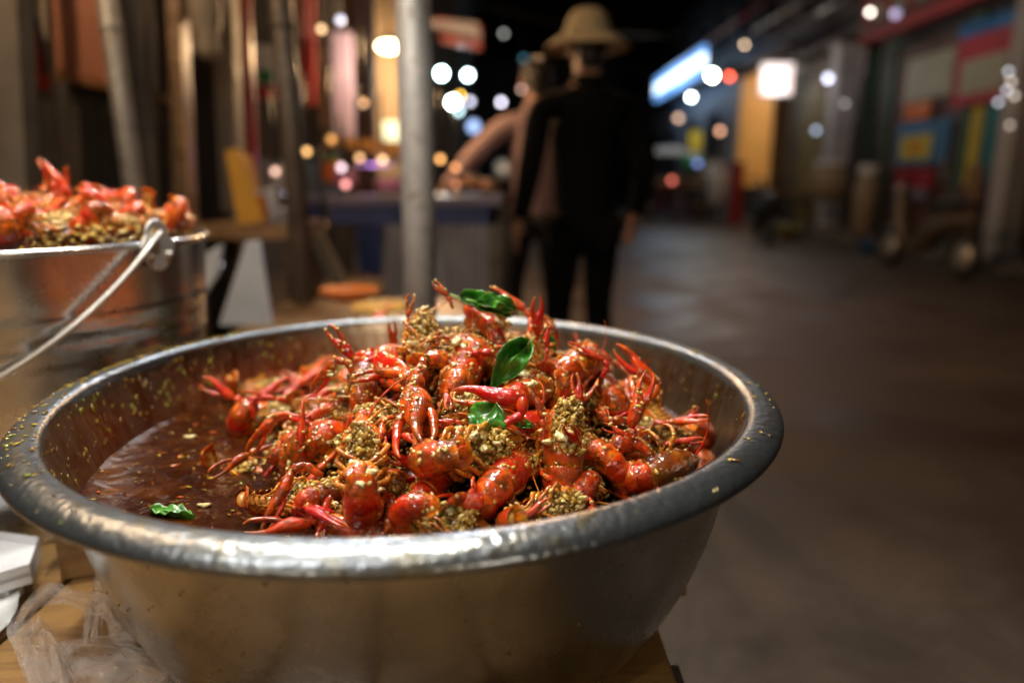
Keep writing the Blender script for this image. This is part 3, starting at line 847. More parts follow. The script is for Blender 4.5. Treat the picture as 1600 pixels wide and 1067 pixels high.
# fill: the crayfish seen only in the gaps
rg = random.Random(21)
spots = []
tries = 0
while len(spots) < 60 and tries < 4000:
    tries += 1
    a = rg.uniform(0, 2 * PI); q = math.sqrt(rg.uniform(0.0, .80))
    x = HX + HRX * q * math.cos(a); y = HY + HRY * q * math.sin(a)
    if math.hypot(x - BX, y - BY) > .225: continue
    if any(math.hypot(x - u, y - v) < .026 for u, v in spots): continue
    spots.append((x, y))
for x, y in spots:
    z = hz(x, y); h = rg.uniform(0, 2 * PI)
    e = .012; nrm = Vector((hz(x - e, y) - hz(x + e, y), hz(x, y - e) - hz(x, y + e), 2 * e)).normalized()
    m = frameM(Vector((x, y, z - .010)), Vector((math.cos(h), math.sin(h), rg.uniform(-.3, .3))), nrm + Vector((0, 0, .4))) @ Matrix.Rotation(rg.choice([0, PI, PI, 1.2, 4.4, 2.6]), 4, 'X')
    crayfish(m, rg, rg.choice([1, 2, 2, 3]), (rg.choice([None, 0, 1, 2]), rg.choice([None, 0, 4, 3])), 1, rg.random() < .85, rg.random() < .5, 2,
             'sauce-coated crayfish buried in the heap and glimpsed only between those on top', 'crayfish buried in the big basin', rg.uniform(.74, .92), dorsal=rg.random() < .25)

# ------------------------------------------------------------------ minced garlic all over the heap, pale chunks, basil
rg = random.Random(5)
bpy.context.view_layer.update()
DG = bpy.context.evaluated_depsgraph_get()
def on_top(x, y, tilt=(0, -.35)):
    d = Vector((-tilt[0], -tilt[1], -1)).normalized(); o_ = Vector((x, y, LIQ + .05)) - d * .35
    ok, loc, nr, _, ob, _ = scn.ray_cast(DG, o_, d, distance=.6)
    return (loc, nr) if ok and loc.z < LIQ + .2 else (None, None)
def seen(px, py):
    ok, loc, nr, _, ob, _ = scn.ray_cast(DG, CAMP, ray(px, py).normalized(), distance=2)
    return (loc, nr) if ok and loc.y < .95 else hit(px, py, .02)
mb = MB()
for i in range(6500):
    a = rg.uniform(0, 2 * PI); q = math.sqrt(rg.uniform(0, 1.0)); x = HX + HRX * 1.02 * q * math.cos(a); y = HY + HRY * 1.02 * q * math.sin(a)
    if math.hypot(x - BX, y - BY) > LR - .008: continue
    r = rg.choice([.0008, .0011, .0014, .0018, .0024])
    lump(mb, (x, y, hz(x, y) - .020 + rg.uniform(0, .024 * (1.15 - q))), r * 1.25, rg, rg.choice([.05, .1, .2, .4, .6, .8]), 1)
cen = [(rg.gauss(HX, HRX * .45), rg.gauss(HY - .02, HRY * .45)) for _ in range(70)]
for i in range(4200):
    if i % 3: c0 = cen[rg.randrange(70)]; x, y = rg.gauss(c0[0], .011), rg.gauss(c0[1], .011)
    else: a = rg.uniform(0, 2 * PI); q = math.sqrt(rg.random()); x, y = HX + HRX * q * math.cos(a), HY + HRY * q * math.sin(a)
    if math.hypot(x - BX, y - BY) > LR - .01: continue
    p_, nr = on_top(x, y)
    if p_ is None: continue
    lump(mb, p_ + nr * .0002, rg.choice([.0006, .0008, .0011, .0014, .0019]), rg, rg.choice([.1, .3, .5, .7, .9, 1]), 1)
mb.build('minced_garlic', M['garlic'], None, True, label='sticky minced garlic coating the crayfish heap', cat='minced garlic', kind='stuff')

def chunk_mesh(k):
    rg = random.Random(k + 70); mb = MB()
    s = (1.25, .85, .6)
    
    for q in range(3):
        vs, fs = ICO[2]; c = Vector((rg.uniform(-.003, .003), rg.uniform(-.002, .002), rg.uniform(-.0008, .0008))); r0 = rg.uniform(.0020, .0036); s0 = rg.uniform(0, 40)
        mb.add([c + Vector((v.x * 1.15, v.y * .8, v.z * .55)) * r0 * (1 + .9 * mnoise.noise(v * 1.9 + Vector((s0, 0, 0)))) for v in vs], fs, rg.uniform(.1, 1))
    return mb.mesh('garlic_chunk', M['garlic_pale'])
CH = [chunk_mesh(k) for k in range(6)]
CW = ['at the very centre under the summit crayfish', 'largest of the pale cluster just under the summit', 'left of the dark mushroom-coloured lump', 'between the centre cluster and the left chunk', 'right end of the pale cluster under the summit', 'on the summit beside the orange claw stump', 'right below the crumpled basil', 'highest, behind the end of the crumpled basil', 'half tucked under the crumpled basil', 'right of the thin pointed claw', 'lone grain above the oval red tail', 'just over the orange-red tail behind the flat basil leaf', 'small one stuck beside the larger bit over the orange-red tail', 'thick one at the left edge of the flat basil leaf', 'on the knuckle of the claw hanging in the centre']
chunks = [(699, 523, 1.3), (716, 531, 1.2), (645, 537, 1.25), (667, 538, .9), (725, 540, 1.0), (662, 481, .9), (781, 506, 1.2), (811, 494, 1.1), (797, 478, .9), (866, 543, 1.0), (710, 566, .8),
          (820, 587, 1.2), (833, 598, .8), (713, 673, 1.4), (652, 620, .6), (610, 546, .7), (745, 515, .7), (595, 572, .7), (855, 612, .8), (740, 680, .9), (760, 700, .8), (775, 690, .7),
          (875, 680, 1.1), (890, 672, .9), (860, 690, .8), (555, 720, .9), (580, 735, .8), (560, 755, 1.0), (590, 765, .8), (440, 640, .7), (520, 585, .8), (690, 545, .8), (1120, 765, .6), (700, 800, .9)]
for i, (px, py, s) in enumerate(chunks):
    s *= 1.35
    p, nrm = seen(px, py); p = p + nrm * .0012
    o = link('garlic_chunk', CH[i % 6], None, ('pale garlic chunk ' + CW[i]) if i < len(CW) else 'little pale garlic bit lost among the minced garlic of the heap', 'garlic chunk', 'garlic chunks on the heap')
    o.matrix_world = Matrix.Translation(p) @ Matrix.Rotation(rg.uniform(0, 6), 4, 'Z') @ Matrix.Rotation(rg.uniform(-.8, .8), 4, 'X') @ Matrix.Scale(s, 4)
for px, py, s, lb in ((318, 790, .9, 'round garlic bit floating beside the sunken basil leaf'), (296, 683, 1.0, 'yellow garlic sliver floating below the small lone crayfish')):
    p = atZ(px, py, LIQ + .001)
    o = link('garlic_chunk', CH[2], None, lb, 'garlic chunk'); o.matrix_world = Matrix.Translation(p) @ Matrix.Scale(s, 4)

def leaf(corners, label, cup=.004, crump=.003, off=.026, seed=1, fixedz=None, stem=True):
    """corners: base px, tip px, half width px, roll of cupping; built as a grid bent over the heap"""
    (bx, by), (tx, ty), hw = corners; rg = random.Random(seed)
    nu, nv = 16, 11
    p0, n0 = hit(bx, by, off); 
    if fixedz: p0 = atZ(bx, by, fixedz); n0 = Vector((0, 0, 1)); toc = n0
    else: toc = (CAMP - p0).normalized()
    nn = (n0 * .35 + toc * .65).normalized()
    d = ray(tx, ty); q = CAMP + d * ((p0 - CAMP).dot(nn) / d.dot(nn))
    X = q - p0; L = X.length; X.normalize(); Y = nn.cross(X); wsc = L / math.hypot(tx - bx, ty - by) * hw
    vs = []; 
    for i in range(nu):
        u = i / (nu - 1); w = wsc * (math.sin(PI * u ** .75) ** .8) * (1 + .05 * math.sin(i * 2.2)) + .0002
        for j in range(nv):
            v = (j / (nv - 1) - .5) * 2
            zz = cup * (v * v) + crump * mnoise.noise(Vector((u * 3.1 + seed, v * 1.7, seed * 1.3))) * 3.4 + .0014 * math.sin(u * 26 + abs(v) * 5) * abs(v) - .0006 * (1 - min(1, abs(v) * 5)) - cup * .8 * (u - .5) ** 2 * 4
            yy = w * v * (1 - .25 * abs(v) * min(1, cup / .01))
            vs.append(p0 + X * (L * u) + Y * yy + nn * zz)
    mb = MB().add(vs, [(i * nv + j, (i + 1) * nv + j, (i + 1) * nv + j + 1, i * nv + j + 1) for i in range(nu - 1) for j in range(nv - 1)])
    c = p0.copy(); mb.v = [tuple(Vector(v) - c) for v in mb.v]
    r = mb.build('basil_leaf', M['basil'], None, True, label=label, cat='basil leaf', group='basil leaves'); r.location = c
    mo = r.modifiers.new('t', 'SOLIDIFY'); mo.thickness = .0006
    mid = [Vector(vs[i * nv + nv // 2]) - c + nn * .0004 for i in range(nu)]
    if stem: mid = [mid[0] - X * .010, mid[0] - X * .004] + mid
    mv = MB().tube(mid, lerp_list([.0009, .0002], len(mid) - 1), 6); mv.build('leaf_vein', M['basil_vein'], r)
leaf(((718, 462), (798, 492), 18), 'crumpled wet basil leaf crowning the heap', .006, .006, .042, 3)
leaf(((745, 468), (808, 482), 15), 'second crumpled basil leaf bunched with the crowning one', .005, .005, .048, 8)
leaf(((826, 535), (768, 604), 28), 'basil leaf hanging point-down like a folded funnel', .011, .004, .042, 5)
leaf(((775, 632), (742, 682), 30), 'flat cupped basil leaf lying over the front garlic-packed crayfish', -.004, .003, .040, 6)
leaf(((548, 575), (566, 612), 12), 'dark basil leaf tucked into the left slope', .004, .004, .020, 7)
leaf(((528, 560), (575, 548), 9), 'small dark basil scrap behind the left slope crayfish', .003, .003, .016, 9)
leaf(((842, 516), (868, 548), 8), 'small bright basil scrap beside the thin pointed claw', .003, .003, .022, 10)
leaf(((800, 655), (835, 668), 8), 'basil scrap poking out right of the flat basil leaf', .003, .003, .020, 11)
leaf(((235, 797), (305, 806), 12), 'basil leaf floating in the sauce by the near rim', .002, .002, 0, 12, fixedz=LIQ + .002, stem=False)

# flakes floating in the sauce, specks and drips on the rim and wall
rg = random.Random(9); mb = MB()
for i in range(1100):
    a = rg.uniform(0, 2 * PI); q = LR * math.sqrt(rg.uniform(0, .97)); x, y = BX + q * math.cos(a), BY + q * math.sin(a)
    if hz(x, y) > LIQ + .01: continue
    mb.ico((x, y, LIQ + .0009), rg.choice([.0005, .0007, .0009, .0012, .002, .0026]), 1, (rg.uniform(.8, 2.0), .55, .22), Matrix.Rotation(rg.uniform(0, 6), 3, 'Z'), .2, rg, rg.choice([.1, .3, .5, .6, .8, 1]))
mb.build('chilli_flakes', M['flake'], None, True, label='chilli and herb flakes afloat on the sauce', cat='flakes', kind='stuff')
mb = MB()
for i in range(620):
    a = rg.uniform(0, 2 * PI) if rg.random() < .5 else rg.gauss(R(150), R(35))
    zd = -rg.uniform(.010, .055); r = liq_r(RIM + zd) - .0004
    c = Vector((BX + r * math.cos(a), BY + r * math.sin(a), RIM + zd)); rot = Matrix.Rotation(a, 3, 'Z')
    mb.ico(c, rg.choice([.0005, .0008, .0011, .0015]), 1, (.5, .8, rg.uniform(1, 3.2)), rot, .1, rg, rg.choice([.05, .2, .3, .45, .8]))
for i in range(430):
    a = rg.gauss(R(165), R(36)) if rg.random() < .85 else rg.gauss(R(20), R(40))
    r = rg.uniform(.3005, .3215); c = Vector((BX + r * math.cos(a), BY + r * math.sin(a), RIM + .0011 - (0 if r < .311 else (r - .311) ** 1.5 * 5.6)))
    mb.ico(c, rg.choice([.0004, .0006, .001, .0014, .002]), 1, (rg.uniform(.8, 2.2), .8, .32), Matrix.Rotation(rg.uniform(0, 6), 3, 'Z'), .15, rg, rg.choice([.1, .45, .55, .6, .8, .5]))
for i in range(160):
    a = rg.uniform(R(180), R(360)); k = rg.randrange(4, len(outer) - 22); r, z = outer[k]
    mb.ico((BX + (r + .0004) * math.cos(a), BY + (r + .0004) * math.sin(a), RIM + z), rg.choice([.0005, .0008, .0012]), 1, (.5, .9, 1.1), Matrix.Rotation(a, 3, 'Z'), .1, rg, rg.choice([.05, .1, .2]))
mb.build('sauce_splatter', M['flake'], None, True, label='oily sauce droplets and herb specks stuck to the basin rim and walls', cat='splatter', kind='stuff')

# ------------------------------------------------------------------ bucket
def bucket():
    bx, by, bz, rr = -.622, .865, .930, .225
    root = empty('steel_bucket', (bx, by, TBL + .001), 0, 'shiny steel bucket heaped with crayfish, its wire handle hanging down in front', 'bucket')
    z0 = bz - TBL - .001; BH = z0 - .0005
    def rib(z): return sum(.0022 * math.exp(-((z - c) / .0035) ** 2) for c in (-.075, -.086, -.108, -.118))
    prof = []
    for i in range(70):
        z = -BH * i / 69; prof.append((rr - .004 + z * .10 + rib(z), z + z0))
    prof += [(rr - .038, z0 - BH - .0004), (.0001, z0 - BH - .0004)]
    inn = [(rr - .006 + (-BH * i / 20) * .10, z0 - (BH - .002) * i / 20) for i in range(21)]
    mb = MB().lathe(inn[::-1] + prof, 160); vv = []
    for x, y, z in mb.v:
        d = mnoise.noise(Vector((x * 8, y * 8, z * 10))) * .0025; r = math.hypot(x, y); k = 1 + d / max(r, .05); vv.append((x * k, y * k, z))
    mb.v = vv; mb.build('bucket_body', M['steel_bucket'], root)
    mb = MB(); mb.lathe([(rr - .004 + .0045 * math.cos(t), z0 + .0045 * math.sin(t)) for t in [2 * PI * k / 12 for k in range(12)]], 160, closed=True)
    mb.build('rim', M['steel_bucket'], root)
    # ear towards the camera right: pixel (238, 385)
    th = R(-18)
    for th_, nm in ((th, 1), (th + PI, 0)):
        er = Vector((math.cos(th_), math.sin(th_), 0)); et = Vector((-er.y, er.x, 0))
        mb = MB(); n = 20; out = []; hole = []
        for k in range(n):
            a = 2 * PI * k / n
            if math.sin(a) >= 0: o_ = (.0165 * math.cos(a), .012 + .017 * math.sin(a))
            else: o_ = (.026 * math.cos(a), .012 + .042 * math.sin(a))
            out.append(o_); hole.append((.0065 * math.cos(a), .014 + .0065 * math.sin(a)))
        vs = []
        for off in (.0035, .0065):
            for lst in (out, hole):
                for u, w in lst: vs.append(er * (rr - .002 + off) + et * u + Vector((0, 0, z0 + w)))
        fs = []
        for k in range(n):
            j = (k + 1) % n
            fs += [(k, j, n + j, n + k), (2 * n + k, 3 * n + k, 3 * n + j, 2 * n + j), (k, 2 * n + k, 2 * n + j, j), (n + k, n + j, 3 * n + j, 3 * n + k)]
        ear = mb.add(vs, fs).build('ear', M['steel_wire'], root, False)
        ear.modifiers.new('b', 'BEVEL').width = .0008
        for u in (-.013, .013):
            c = er * (rr + .0045) + et * u + Vector((0, 0, z0 - .012)); MB().ico(c, .0045, 2).build('rivet', M['steel_wire'], ear)
    # bail handle: hangs from the ears and swings in front of the wall
    e1 = Vector((math.cos(th), math.sin(th), 0)) * (rr + .007) + Vector((0, 0, z0 + .014)); e2 = Vector((-e1.x, -e1.y, e1.z))
    mid = (e1 + e2) / 2; sw = Vector((-math.cos(th + PI / 2), -math.sin(th + PI / 2), 0))
    if sw.y > 0: sw = -sw
    down = (sw * .84 + Vector((0, 0, -.74)) * 1.0).normalized(); pts = []
    ax = (e1 - e2) / 2; rad = .275
    for i in range(41):
        t = PI * i / 40; pts.append(mid + ax * math.cos(t) * 1.01 + down * (rad * math.sin(t) ** .9))
    pts = [e1 + Vector((0, 0, .004)) - e1.normalized() * .010] + pts + [e2]
    MB().tube(pts, .0033, 10).build('handle', M['steel_wire'], root)
    # crayfish in it
    rg = random.Random(77); sp = []
    def dome(x, y): return bz + .006 + .040 * (1 - min(1, (math.hypot(x, y) / (rr * .98))) ** 2.2)
    mbm = MB(); n = 40; vs = []
    for i in range(n):
        for j in range(n):
            a = 2 * PI * j / n; q = (rr - .008) * i / (n - 1); x, y = q * math.cos(a), q * math.sin(a)
            vs.append((bx + x, by + y, dome(x, y) - .028 + .004 * mnoise.noise(Vector((x * 60, y * 60, 2)))))
    mbm.add(vs, [(i * n + j, (i + 1) * n + j, (i + 1) * n + (j + 1) % n, i * n + (j + 1) % n) for i in range(n - 1) for j in range(n)], .4)
    mbm.build('bucket_sauce_mash', M['mash'], None, True, label='shade-darkened sauce mash under the crayfish in the bucket', cat='sauce mash', kind='stuff')
    g = MB(); t = 0
    while len(sp) < 58 and t < 5000:
        t += 1; a = rg.uniform(0, 2 * PI); q = (rr - .034) * math.sqrt(rg.random()); x, y = q * math.cos(a), q * math.sin(a)
        if any(math.hypot(x - u, y - v) < .034 for u, v in sp): continue
        if x < -.12: continue
        sp.append((x, y))
    row = sorted([q for q in sp if q[1] < -.085 and q[0] > -.12], key=lambda q: -q[0]); ON = ['first', 'second', 'third', 'fourth', 'fifth', 'sixth', 'seventh', 'eighth', 'ninth', 'tenth', 'eleventh', 'twelfth', 'thirteenth', 'fourteenth', 'fifteenth', 'sixteenth', 'seventeenth', 'eighteenth']
    for x, y in sp:
        h = rg.uniform(0, 2 * PI); nrm = Vector((x * 2.0, y * 2.0, 1)).normalized()
        top = y < -.05
        m = frameM(Vector((bx + x, by + y, dome(x, y) - .004)), Vector((math.cos(h), math.sin(h), rg.uniform(-.15, .12))), nrm) @ Matrix.Rotation(rg.choice([0, PI, PI, 1.2, 4.6, 2.7]), 4, 'X')
        cl_ = (rg.choice([None, 0, 1, 2]), rg.choice([None, 4, 2, 3]))
        if math.hypot(x, y) > .125: cl_ = (None, None)
        crayfish(m, rg, rg.choice([1, 2, 2, 3]), cl_, 1, rg.random() < .85, rg.random() < .4, 0 if cl_ == (None, None) else 2,
                 (ON[row.index((x, y))] + ' crayfish from the handle ear, counted along the near side of the bucket heap') if (x, y) in row[:18] else 'glossy crayfish in the back part of the heap in the steel bucket', 'crayfish piled in the bucket', rg.uniform(.82, 1.0), dorsal=rg.random() < .25)
    for (x, y) in [(rg.uniform(-.1, .2), rg.uniform(-.2, .1)) for _ in range(2600)]:
        if math.hypot(x, y) > rr - .02: continue
        lump(g, (bx + x, by + y, dome(x, y) - .014 + rg.uniform(0, .018)), rg.choice([.001, .0016, .0022, .003]), rg, rg.choice([.2, .4, .6, .75, 1]), 1)
    g.build('minced_garlic', M['garlic'], None, True, label='minced garlic over the crayfish in the bucket', cat='minced garlic', kind='stuff')
bucket()

# ------------------------------------------------------------------ plastic bag
m, nt, b = mat('thin_clear_plastic'); v = coords(nt, rand=False)
f = noise_n(nt, v, 30, 5, .65, 1.5)
b.inputs['Base Color'].default_value = (.85, .80, .76, 1); b.inputs['Roughness'].default_value = .10; b.inputs['IOR'].default_value = 1.45
b.inputs['Specular IOR Level'].default_value = .9
tr = N(nt, 'ShaderNodeBsdfTransparent'); tr.inputs[0].default_value = (.93, .90, .88, 1)
ms = N(nt, 'ShaderNodeMixShader'); nt.links.new(ramp(nt, f, [(.3, .20), (.7, .45)]), ms.inputs[0])
nt.links.new(tr.outputs[0], ms.inputs[1]); nt.links.new(b.outputs[0], ms.inputs[2])
nt.links.new(ms.outputs[0], nt.nodes['Material Output'].inputs[0])
bump(nt, f, .8, .004, b)
M['plastic'] = m
bag = empty('plastic_bag', tuple(atZ(150, 1060, TBL)), 0, 'crumpled clear plastic carrier bag with open handles at the foot of the basin', 'plastic bag')
o3 = Vector(bag.location)
def ribbon(pts, w0, name, seed, twist=1.0):
    pts = arc_pts(pts, 6); n = len(pts); nv = 7; vs = []
    for i, p in enumerate(pts):
        t = (pts[min(i + 1, n - 1)] - pts[max(0, i - 1)]).normalized(); toc = (CAMP - p).normalized()
        s = t.cross(toc).normalized(); w = w0 * (1 + .25 * math.sin(i * .7 + seed))
        for j in range(nv):
            q = (j / (nv - 1) - .5)
            z = .0035 * mnoise.noise(Vector((i * .45, j * .9, seed))) * 2 + .003 * math.cos(q * 9)
            vs.append(p + s * (w * q) + toc * z - o3)
    MB().add(vs, [(i * nv + j, (i + 1) * nv + j, (i + 1) * nv + j + 1, i * nv + j + 1) for i in range(n - 1) for j in range(nv - 1)]).build(name, M['plastic'], bag)
def bp(px, py, z): return atZ(px, py, z)
ribbon([bp(75, 1070, .65), bp(38, 1010, .665), bp(36, 965, .675), bp(72, 928, .685), bp(120, 935, .685), bp(165, 950, .675), bp(190, 985, .665), bp(215, 1010, .655)], .014, 'bag_handle', 1)
ribbon([bp(135, 1005, .655), bp(140, 975, .665), bp(142, 950, .675), bp(150, 940, .68)], .009, 'bag_handle', 2)
ribbon([bp(150, 1000, .645), bp(160, 900, .655), bp(185, 860, .66), bp(225, 930, .655), bp(262, 1000, .65)], .010, 'bag_handle', 4)
def sheet(c4, nseg, amp, seed, name):
    vs = []; n = nseg
    for i in range(n):
        for j in range(n):
            u, w = i / (n - 1), j / (n - 1)
            p = c4[0].lerp(c4[1], u).lerp(c4[3].lerp(c4[2], u), w)
            toc = (CAMP - p).normalized()
            h = mnoise.fractal(Vector((u * 3.0 + seed, w * 3.0, seed)), 1.0, 2.0, 4) * amp + amp * .9 * abs(math.sin(u * 7 + w * 5 + seed)) * math.sin(PI * min(1, u * 1.3 + .1)) * .6
            vs.append(p + toc * h + Vector((0, 0, .018 * math.sin(PI * u) * math.sin(PI * w))) - o3)
    MB().add(vs, [(i * n + j, (i + 1) * n + j, (i + 1) * n + j + 1, i * n + j + 1) for i in range(n - 1) for j in range(n - 1)]).build(name, M['plastic'], bag)
sheet([bp(20, 1010, .655), bp(215, 985, .66), bp(345, 1085, .63), bp(60, 1120, .63)], 36, .012, 3, 'bag_side')
sheet([bp(70, 1030, .635), bp(240, 1010, .64), bp(330, 1110, .62), bp(80, 1160, .615)], 36, .012, 6, 'bag_side')
sheet([bp(60, 960, .645), bp(30, 1040, .65), bp(120, 1110, .65), bp(110, 1010, .65)], 24, .010, 9, 'bag_side')

# ------------------------------------------------------------------ stall poles and canopy
M['galv'] = steel('galvanised_steel', (.62, .61, .58), .36, .55, .5, (2, 2, 1), dimple=.9, metal=.55, stain=(.20, .16, .10), stain_th=(.55, .72))
M['dark_metal'] = simple('dull_brown_metal', (.16, .13, .10), (.07, .055, .04), 14, .45, .3)
def pole(name, px, py, Y, r, label, mtl, top=2.4, lean=0.0, bands=2, cat='pole', group=None):
    p = atY(px, py, Y); x0 = p.x - lean * p.z
    root = empty(name, (x0, Y, 0), 0, label, cat, group)
    MB().tube([(0, 0, .012), (lean * top, 0, top)], r, 28).build('shaft', mtl, root)
    MB().box((0, 0, .006), (r * 5, r * 5, .012)).build('base_plate', mtl, root, False)
    for k in range(bands):
        z = .5 + k * .9; MB().lathe([(r + .0005, -.012), (r + .003, -.010), (r + .003, .010), (r + .0005, .012)], 28, (lean * z, 0, z)).build('collar', mtl, root)
    return root
pole('canopy_pole', 653, 300, 1.25, .0295, 'silvery galvanised canopy pole standing directly behind the heaped basin', M['galv'])
pole('canopy_pole', 462, 300, 1.95, .030, 'dull brown upright pole between the ochre board and the purple-lit table', M['dark_metal'], 2.4, -.010)
M['tarp'] = simple('pale_tarpaulin', (.26, .29, .33), (.18, .21, .25), 3, .5, bmp=.2, bd=.01)
canopy = empty('added_canopy', (-.6, .2, 2.4), 0, 'pale tarpaulin canopy stretched over the food table', 'canopy')  # unseen canopy, added for a bluish rim reflection and soft fill
n = 14; vs = []
for i in range(n):
    for j in range(n):
        u, w = i / (n - 1), j / (n - 1); vs.append((-1.4 + 2.9 * u, -1.9 + 4.1 * w, .10 * math.sin(PI * u) + .03 * math.sin(w * 14) * u))
MB().add(vs, [(i * n + j, (i + 1) * n + j, (i + 1) * n + j + 1, i * n + j + 1) for i in range(n - 1) for j in range(n - 1)]).build('tarpaulin', M['tarp'], canopy)
for y in (-1.9, -.2, 2.15): MB().tube([(-1.4, y, -.01), (1.5, y, -.01)], .014, 10).build('canopy_rail', M['galv'], canopy)
M['bulb_glow'] = emissive('bulb_glass', (1.0, .95, .97), 14)
M['black_plastic'] = simple('black_plastic', (.02, .02, .02), (.01, .01, .01), 20, .4)
M['shade_tin'] = simple('tin_lamp_shade', (.08, .16, .10), (.05, .1, .06), 20, .4)
for i, (x, y, z, w, c) in enumerate(BULBS):
    d_ = (BULB_AIM - Vector((x, y, z))).normalized()
    r = empty('shaded_bulb', (x, y, z), 0, ['first', 'second', 'third', 'fourth', 'fifth', 'sixth', 'seventh', 'eighth', 'ninth'][i] + ' shaded bulb hanging under the canopy and turned towards the food', 'bulb', 'bulbs under the canopy')
    qm = (-d_).to_track_quat('Z', 'Y').to_matrix()
    mb = MB().ico((0, 0, 0), .035, 3); mb.build('bulb_glass', M['bulb_glow'], r)
    mb = MB().lathe([(.125, -.012), (.11, .02), (.03, .055), (.02, .09), (.0001, .09), (.0001, .086), (.018, .086), (.027, .052), (.106, .018), (.121, -.012)], 32)
    mb.v = [tuple(qm @ Vector(v)) for v in mb.v]; mb.build('lamp_shade', M['shade_tin'], r)
    e_ = -d_ * .09; MB().tube([e_, e_ + Vector((0, 0, .06)), (0, 0, 2.40 - z)], .003, 6).build('cord', M['black_plastic'], r)

# ------------------------------------------------------------------ wall and shelf behind the photographer (seen only in reflections)
M['plaster'] = simple('yellowed_plaster', (.55, .43, .28), (.36, .27, .17), 3, .7)
wall = empty('stall_back_wall', (-1, -1.9, 0), 0, 'yellowed plaster wall on the near side of the stall', 'wall')
MB().box((0, -.1, 1.4), (5.2, .16, 2.8)).build('wall_face', M['plaster'], wall, False)
for x in (-1.5, .4, 1.7): MB().box((x, 0, 1.3), (.10, .05, 2.5)).build('wall_batten', M['wood_dark'], wall, False)
MB().box((-.2, .12, 1.25), (2.4, .25, .03)).build('shelf', M['wood_ochre'], wall, False)
def pendant(loc, c, watts, label, r=.05, em=30, shade=None, cord=.6, group='lamps along the street', light=True, name='pendant_lamp', ex=.2):
    t = empty(name, tuple(loc), 0, label, 'lamp', group)
    k = '%s_%d' % (c, em)
    if k not in M: M[k] = emissive('lamp_glow', c, em)
    MB().ico((0, 0, 0), r, 3, (1, 1, 1)).build('lamp_glass', M[k], t)
    MB().tube([(0, 0, r * .9), (0, 0, r * 1.7)], r * .4, 12).build('lamp_socket', M['black_plastic'], t)
    MB().tube([(0, 0, r * 1.6), (0, 0, cord)], .006, 6).build('lamp_cord', M['black_plastic'], t)
    if shade: MB().lathe([(r * 2.1, r * .3), (r * .5, r * 1.5), (r * .45, r * 1.5), (r * 2.05, r * .28)], 24).build('lamp_shade', shade, t)
    if light: point_light(Vector(loc) - Vector((0, 0, r + .03)), watts, c, r * .8, 'lamp_light')
    return t
pendant((-1.1, -1.3, 2.0), (1.0, .84, .64), 24, 'warm bulb hanging by the plaster wall', .04, 30)
pendant((.9, -1.4, 1.9), (1.0, .88, .72), 18, 'second warm bulb hanging by the plaster wall nearer the road', .04, 30)

# ------------------------------------------------------------------ generic board built in its own place
def quad(name, pts, Y, th, mtl, parent=None, depth_skew=0, **tags):
    """upright panel: its face follows four picture points at distance Y, thickness th away from the camera"""
    P4 = [atY(x, y, Y + depth_skew * k) for k, (x, y) in enumerate(pts)]
    o = P4[-1] if parent is None else Vector(parent.location)
    bk = [p + Vector((0, th, 0)) for p in P4]; n = len(P4)
    mb = MB().add([p - o for p in P4 + bk], [tuple(range(n)), tuple(range(n, 2 * n))[::-1]] + [(i, i + n, (i + 1) % n + n, (i + 1) % n) for i in range(n)])
    r = mb.build(name, mtl, parent, False, **tags)
    if parent is None: r.location = o
    return r
def S(name, c, c2=None, **kw):
    M[name] = simple(name, c, c2, **kw); return M[name]
S('terracotta', (.42, .17, .09), (.28, .10, .05), scale=4)
S('grey_board', (.20, .18, .15), (.11, .095, .08), scale=5)
S('dark_board', (.075, .06, .045), (.04, .03, .024), scale=5)
S('beige', (.34, .28, .20), (.22, .18, .13), scale=5)
S('red_paint', (.50, .03, .02), (.28, .015, .01), scale=5, rough=.35)
S('yellow_paint', (.70, .36, .03), (.45, .22, .02), scale=5)
S('white_board', (.66, .68, .70), (.52, .54, .56), scale=6)
S('blue_cloth', (.04, .06, .20), (.02, .035, .11), scale=9)
S('grey_cloth', (.30, .29, .32), (.18, .17, .19), scale=9)
S('violet_top', (.24, .22, .30), (.14, .13, .20), scale=5, rough=.25)
S('pink_plastic', (.75, .30, .48), (.55, .2, .35), scale=9)
S('orange_plastic', (.80, .22, .02), (.6, .14, .01), scale=9, rough=.35)
S('green_plastic', (.03, .35, .12), (.02, .2, .08), scale=9, rough=.4)
S('blue_plastic', (.02, .20, .55), (.02, .12, .35), scale=9, rough=.35)
S('teal_paint', (.02, .22, .26), (.015, .13, .16), scale=4)
S('white_paint', (.62, .62, .60), (.42, .42, .40), scale=3)
S('dark_wall', (.06, .052, .045), (.03, .026, .022), scale=2)
S('copper', (.60, .30, .14), (.4, .18, .08), scale=9, rough=.3, metal=.6)

# the shack at the left: posts, hanging red tank, terracotta sheet, dark panel, plank door
shack = empty('timber_shack', tuple(Vector((atY(150, 300, 2.1).x, 2.1, 0))), 0, 'weathered timber shack front with a terracotta sheet over dark boards', 'shack')
quad('corner_post', [(-60, -60), (22, -60), (62, 700), (-40, 700)], 1.75, .06, M['grey_board'], shack)
quad('batten', [(40, -80), (66, -80), (100, 500), (84, 500)], 1.98, .03, M['beige'], shack)
for k in range(6):
    a = 60 + k * 22; quad('board', [(a, -70), (a + 20, -70), (a + 34, 660), (a + 12, 660)], 2.16 + .004 * (k % 2), .02, M['dark_board'], shack)
quad('sheet', [(70, -80), (172, -80), (172, 138), (86, 120)], 2.10, .01, M['terracotta'], shack)
quad('sheet_lip', [(86, 106), (172, 126), (172, 142), (86, 124)], 2.09, .008, M['copper'], shack)
quad('post', [(188, -80), (214, -80), (258, 700), (208, 700)], 2.06, .05, M['grey_board'], shack)
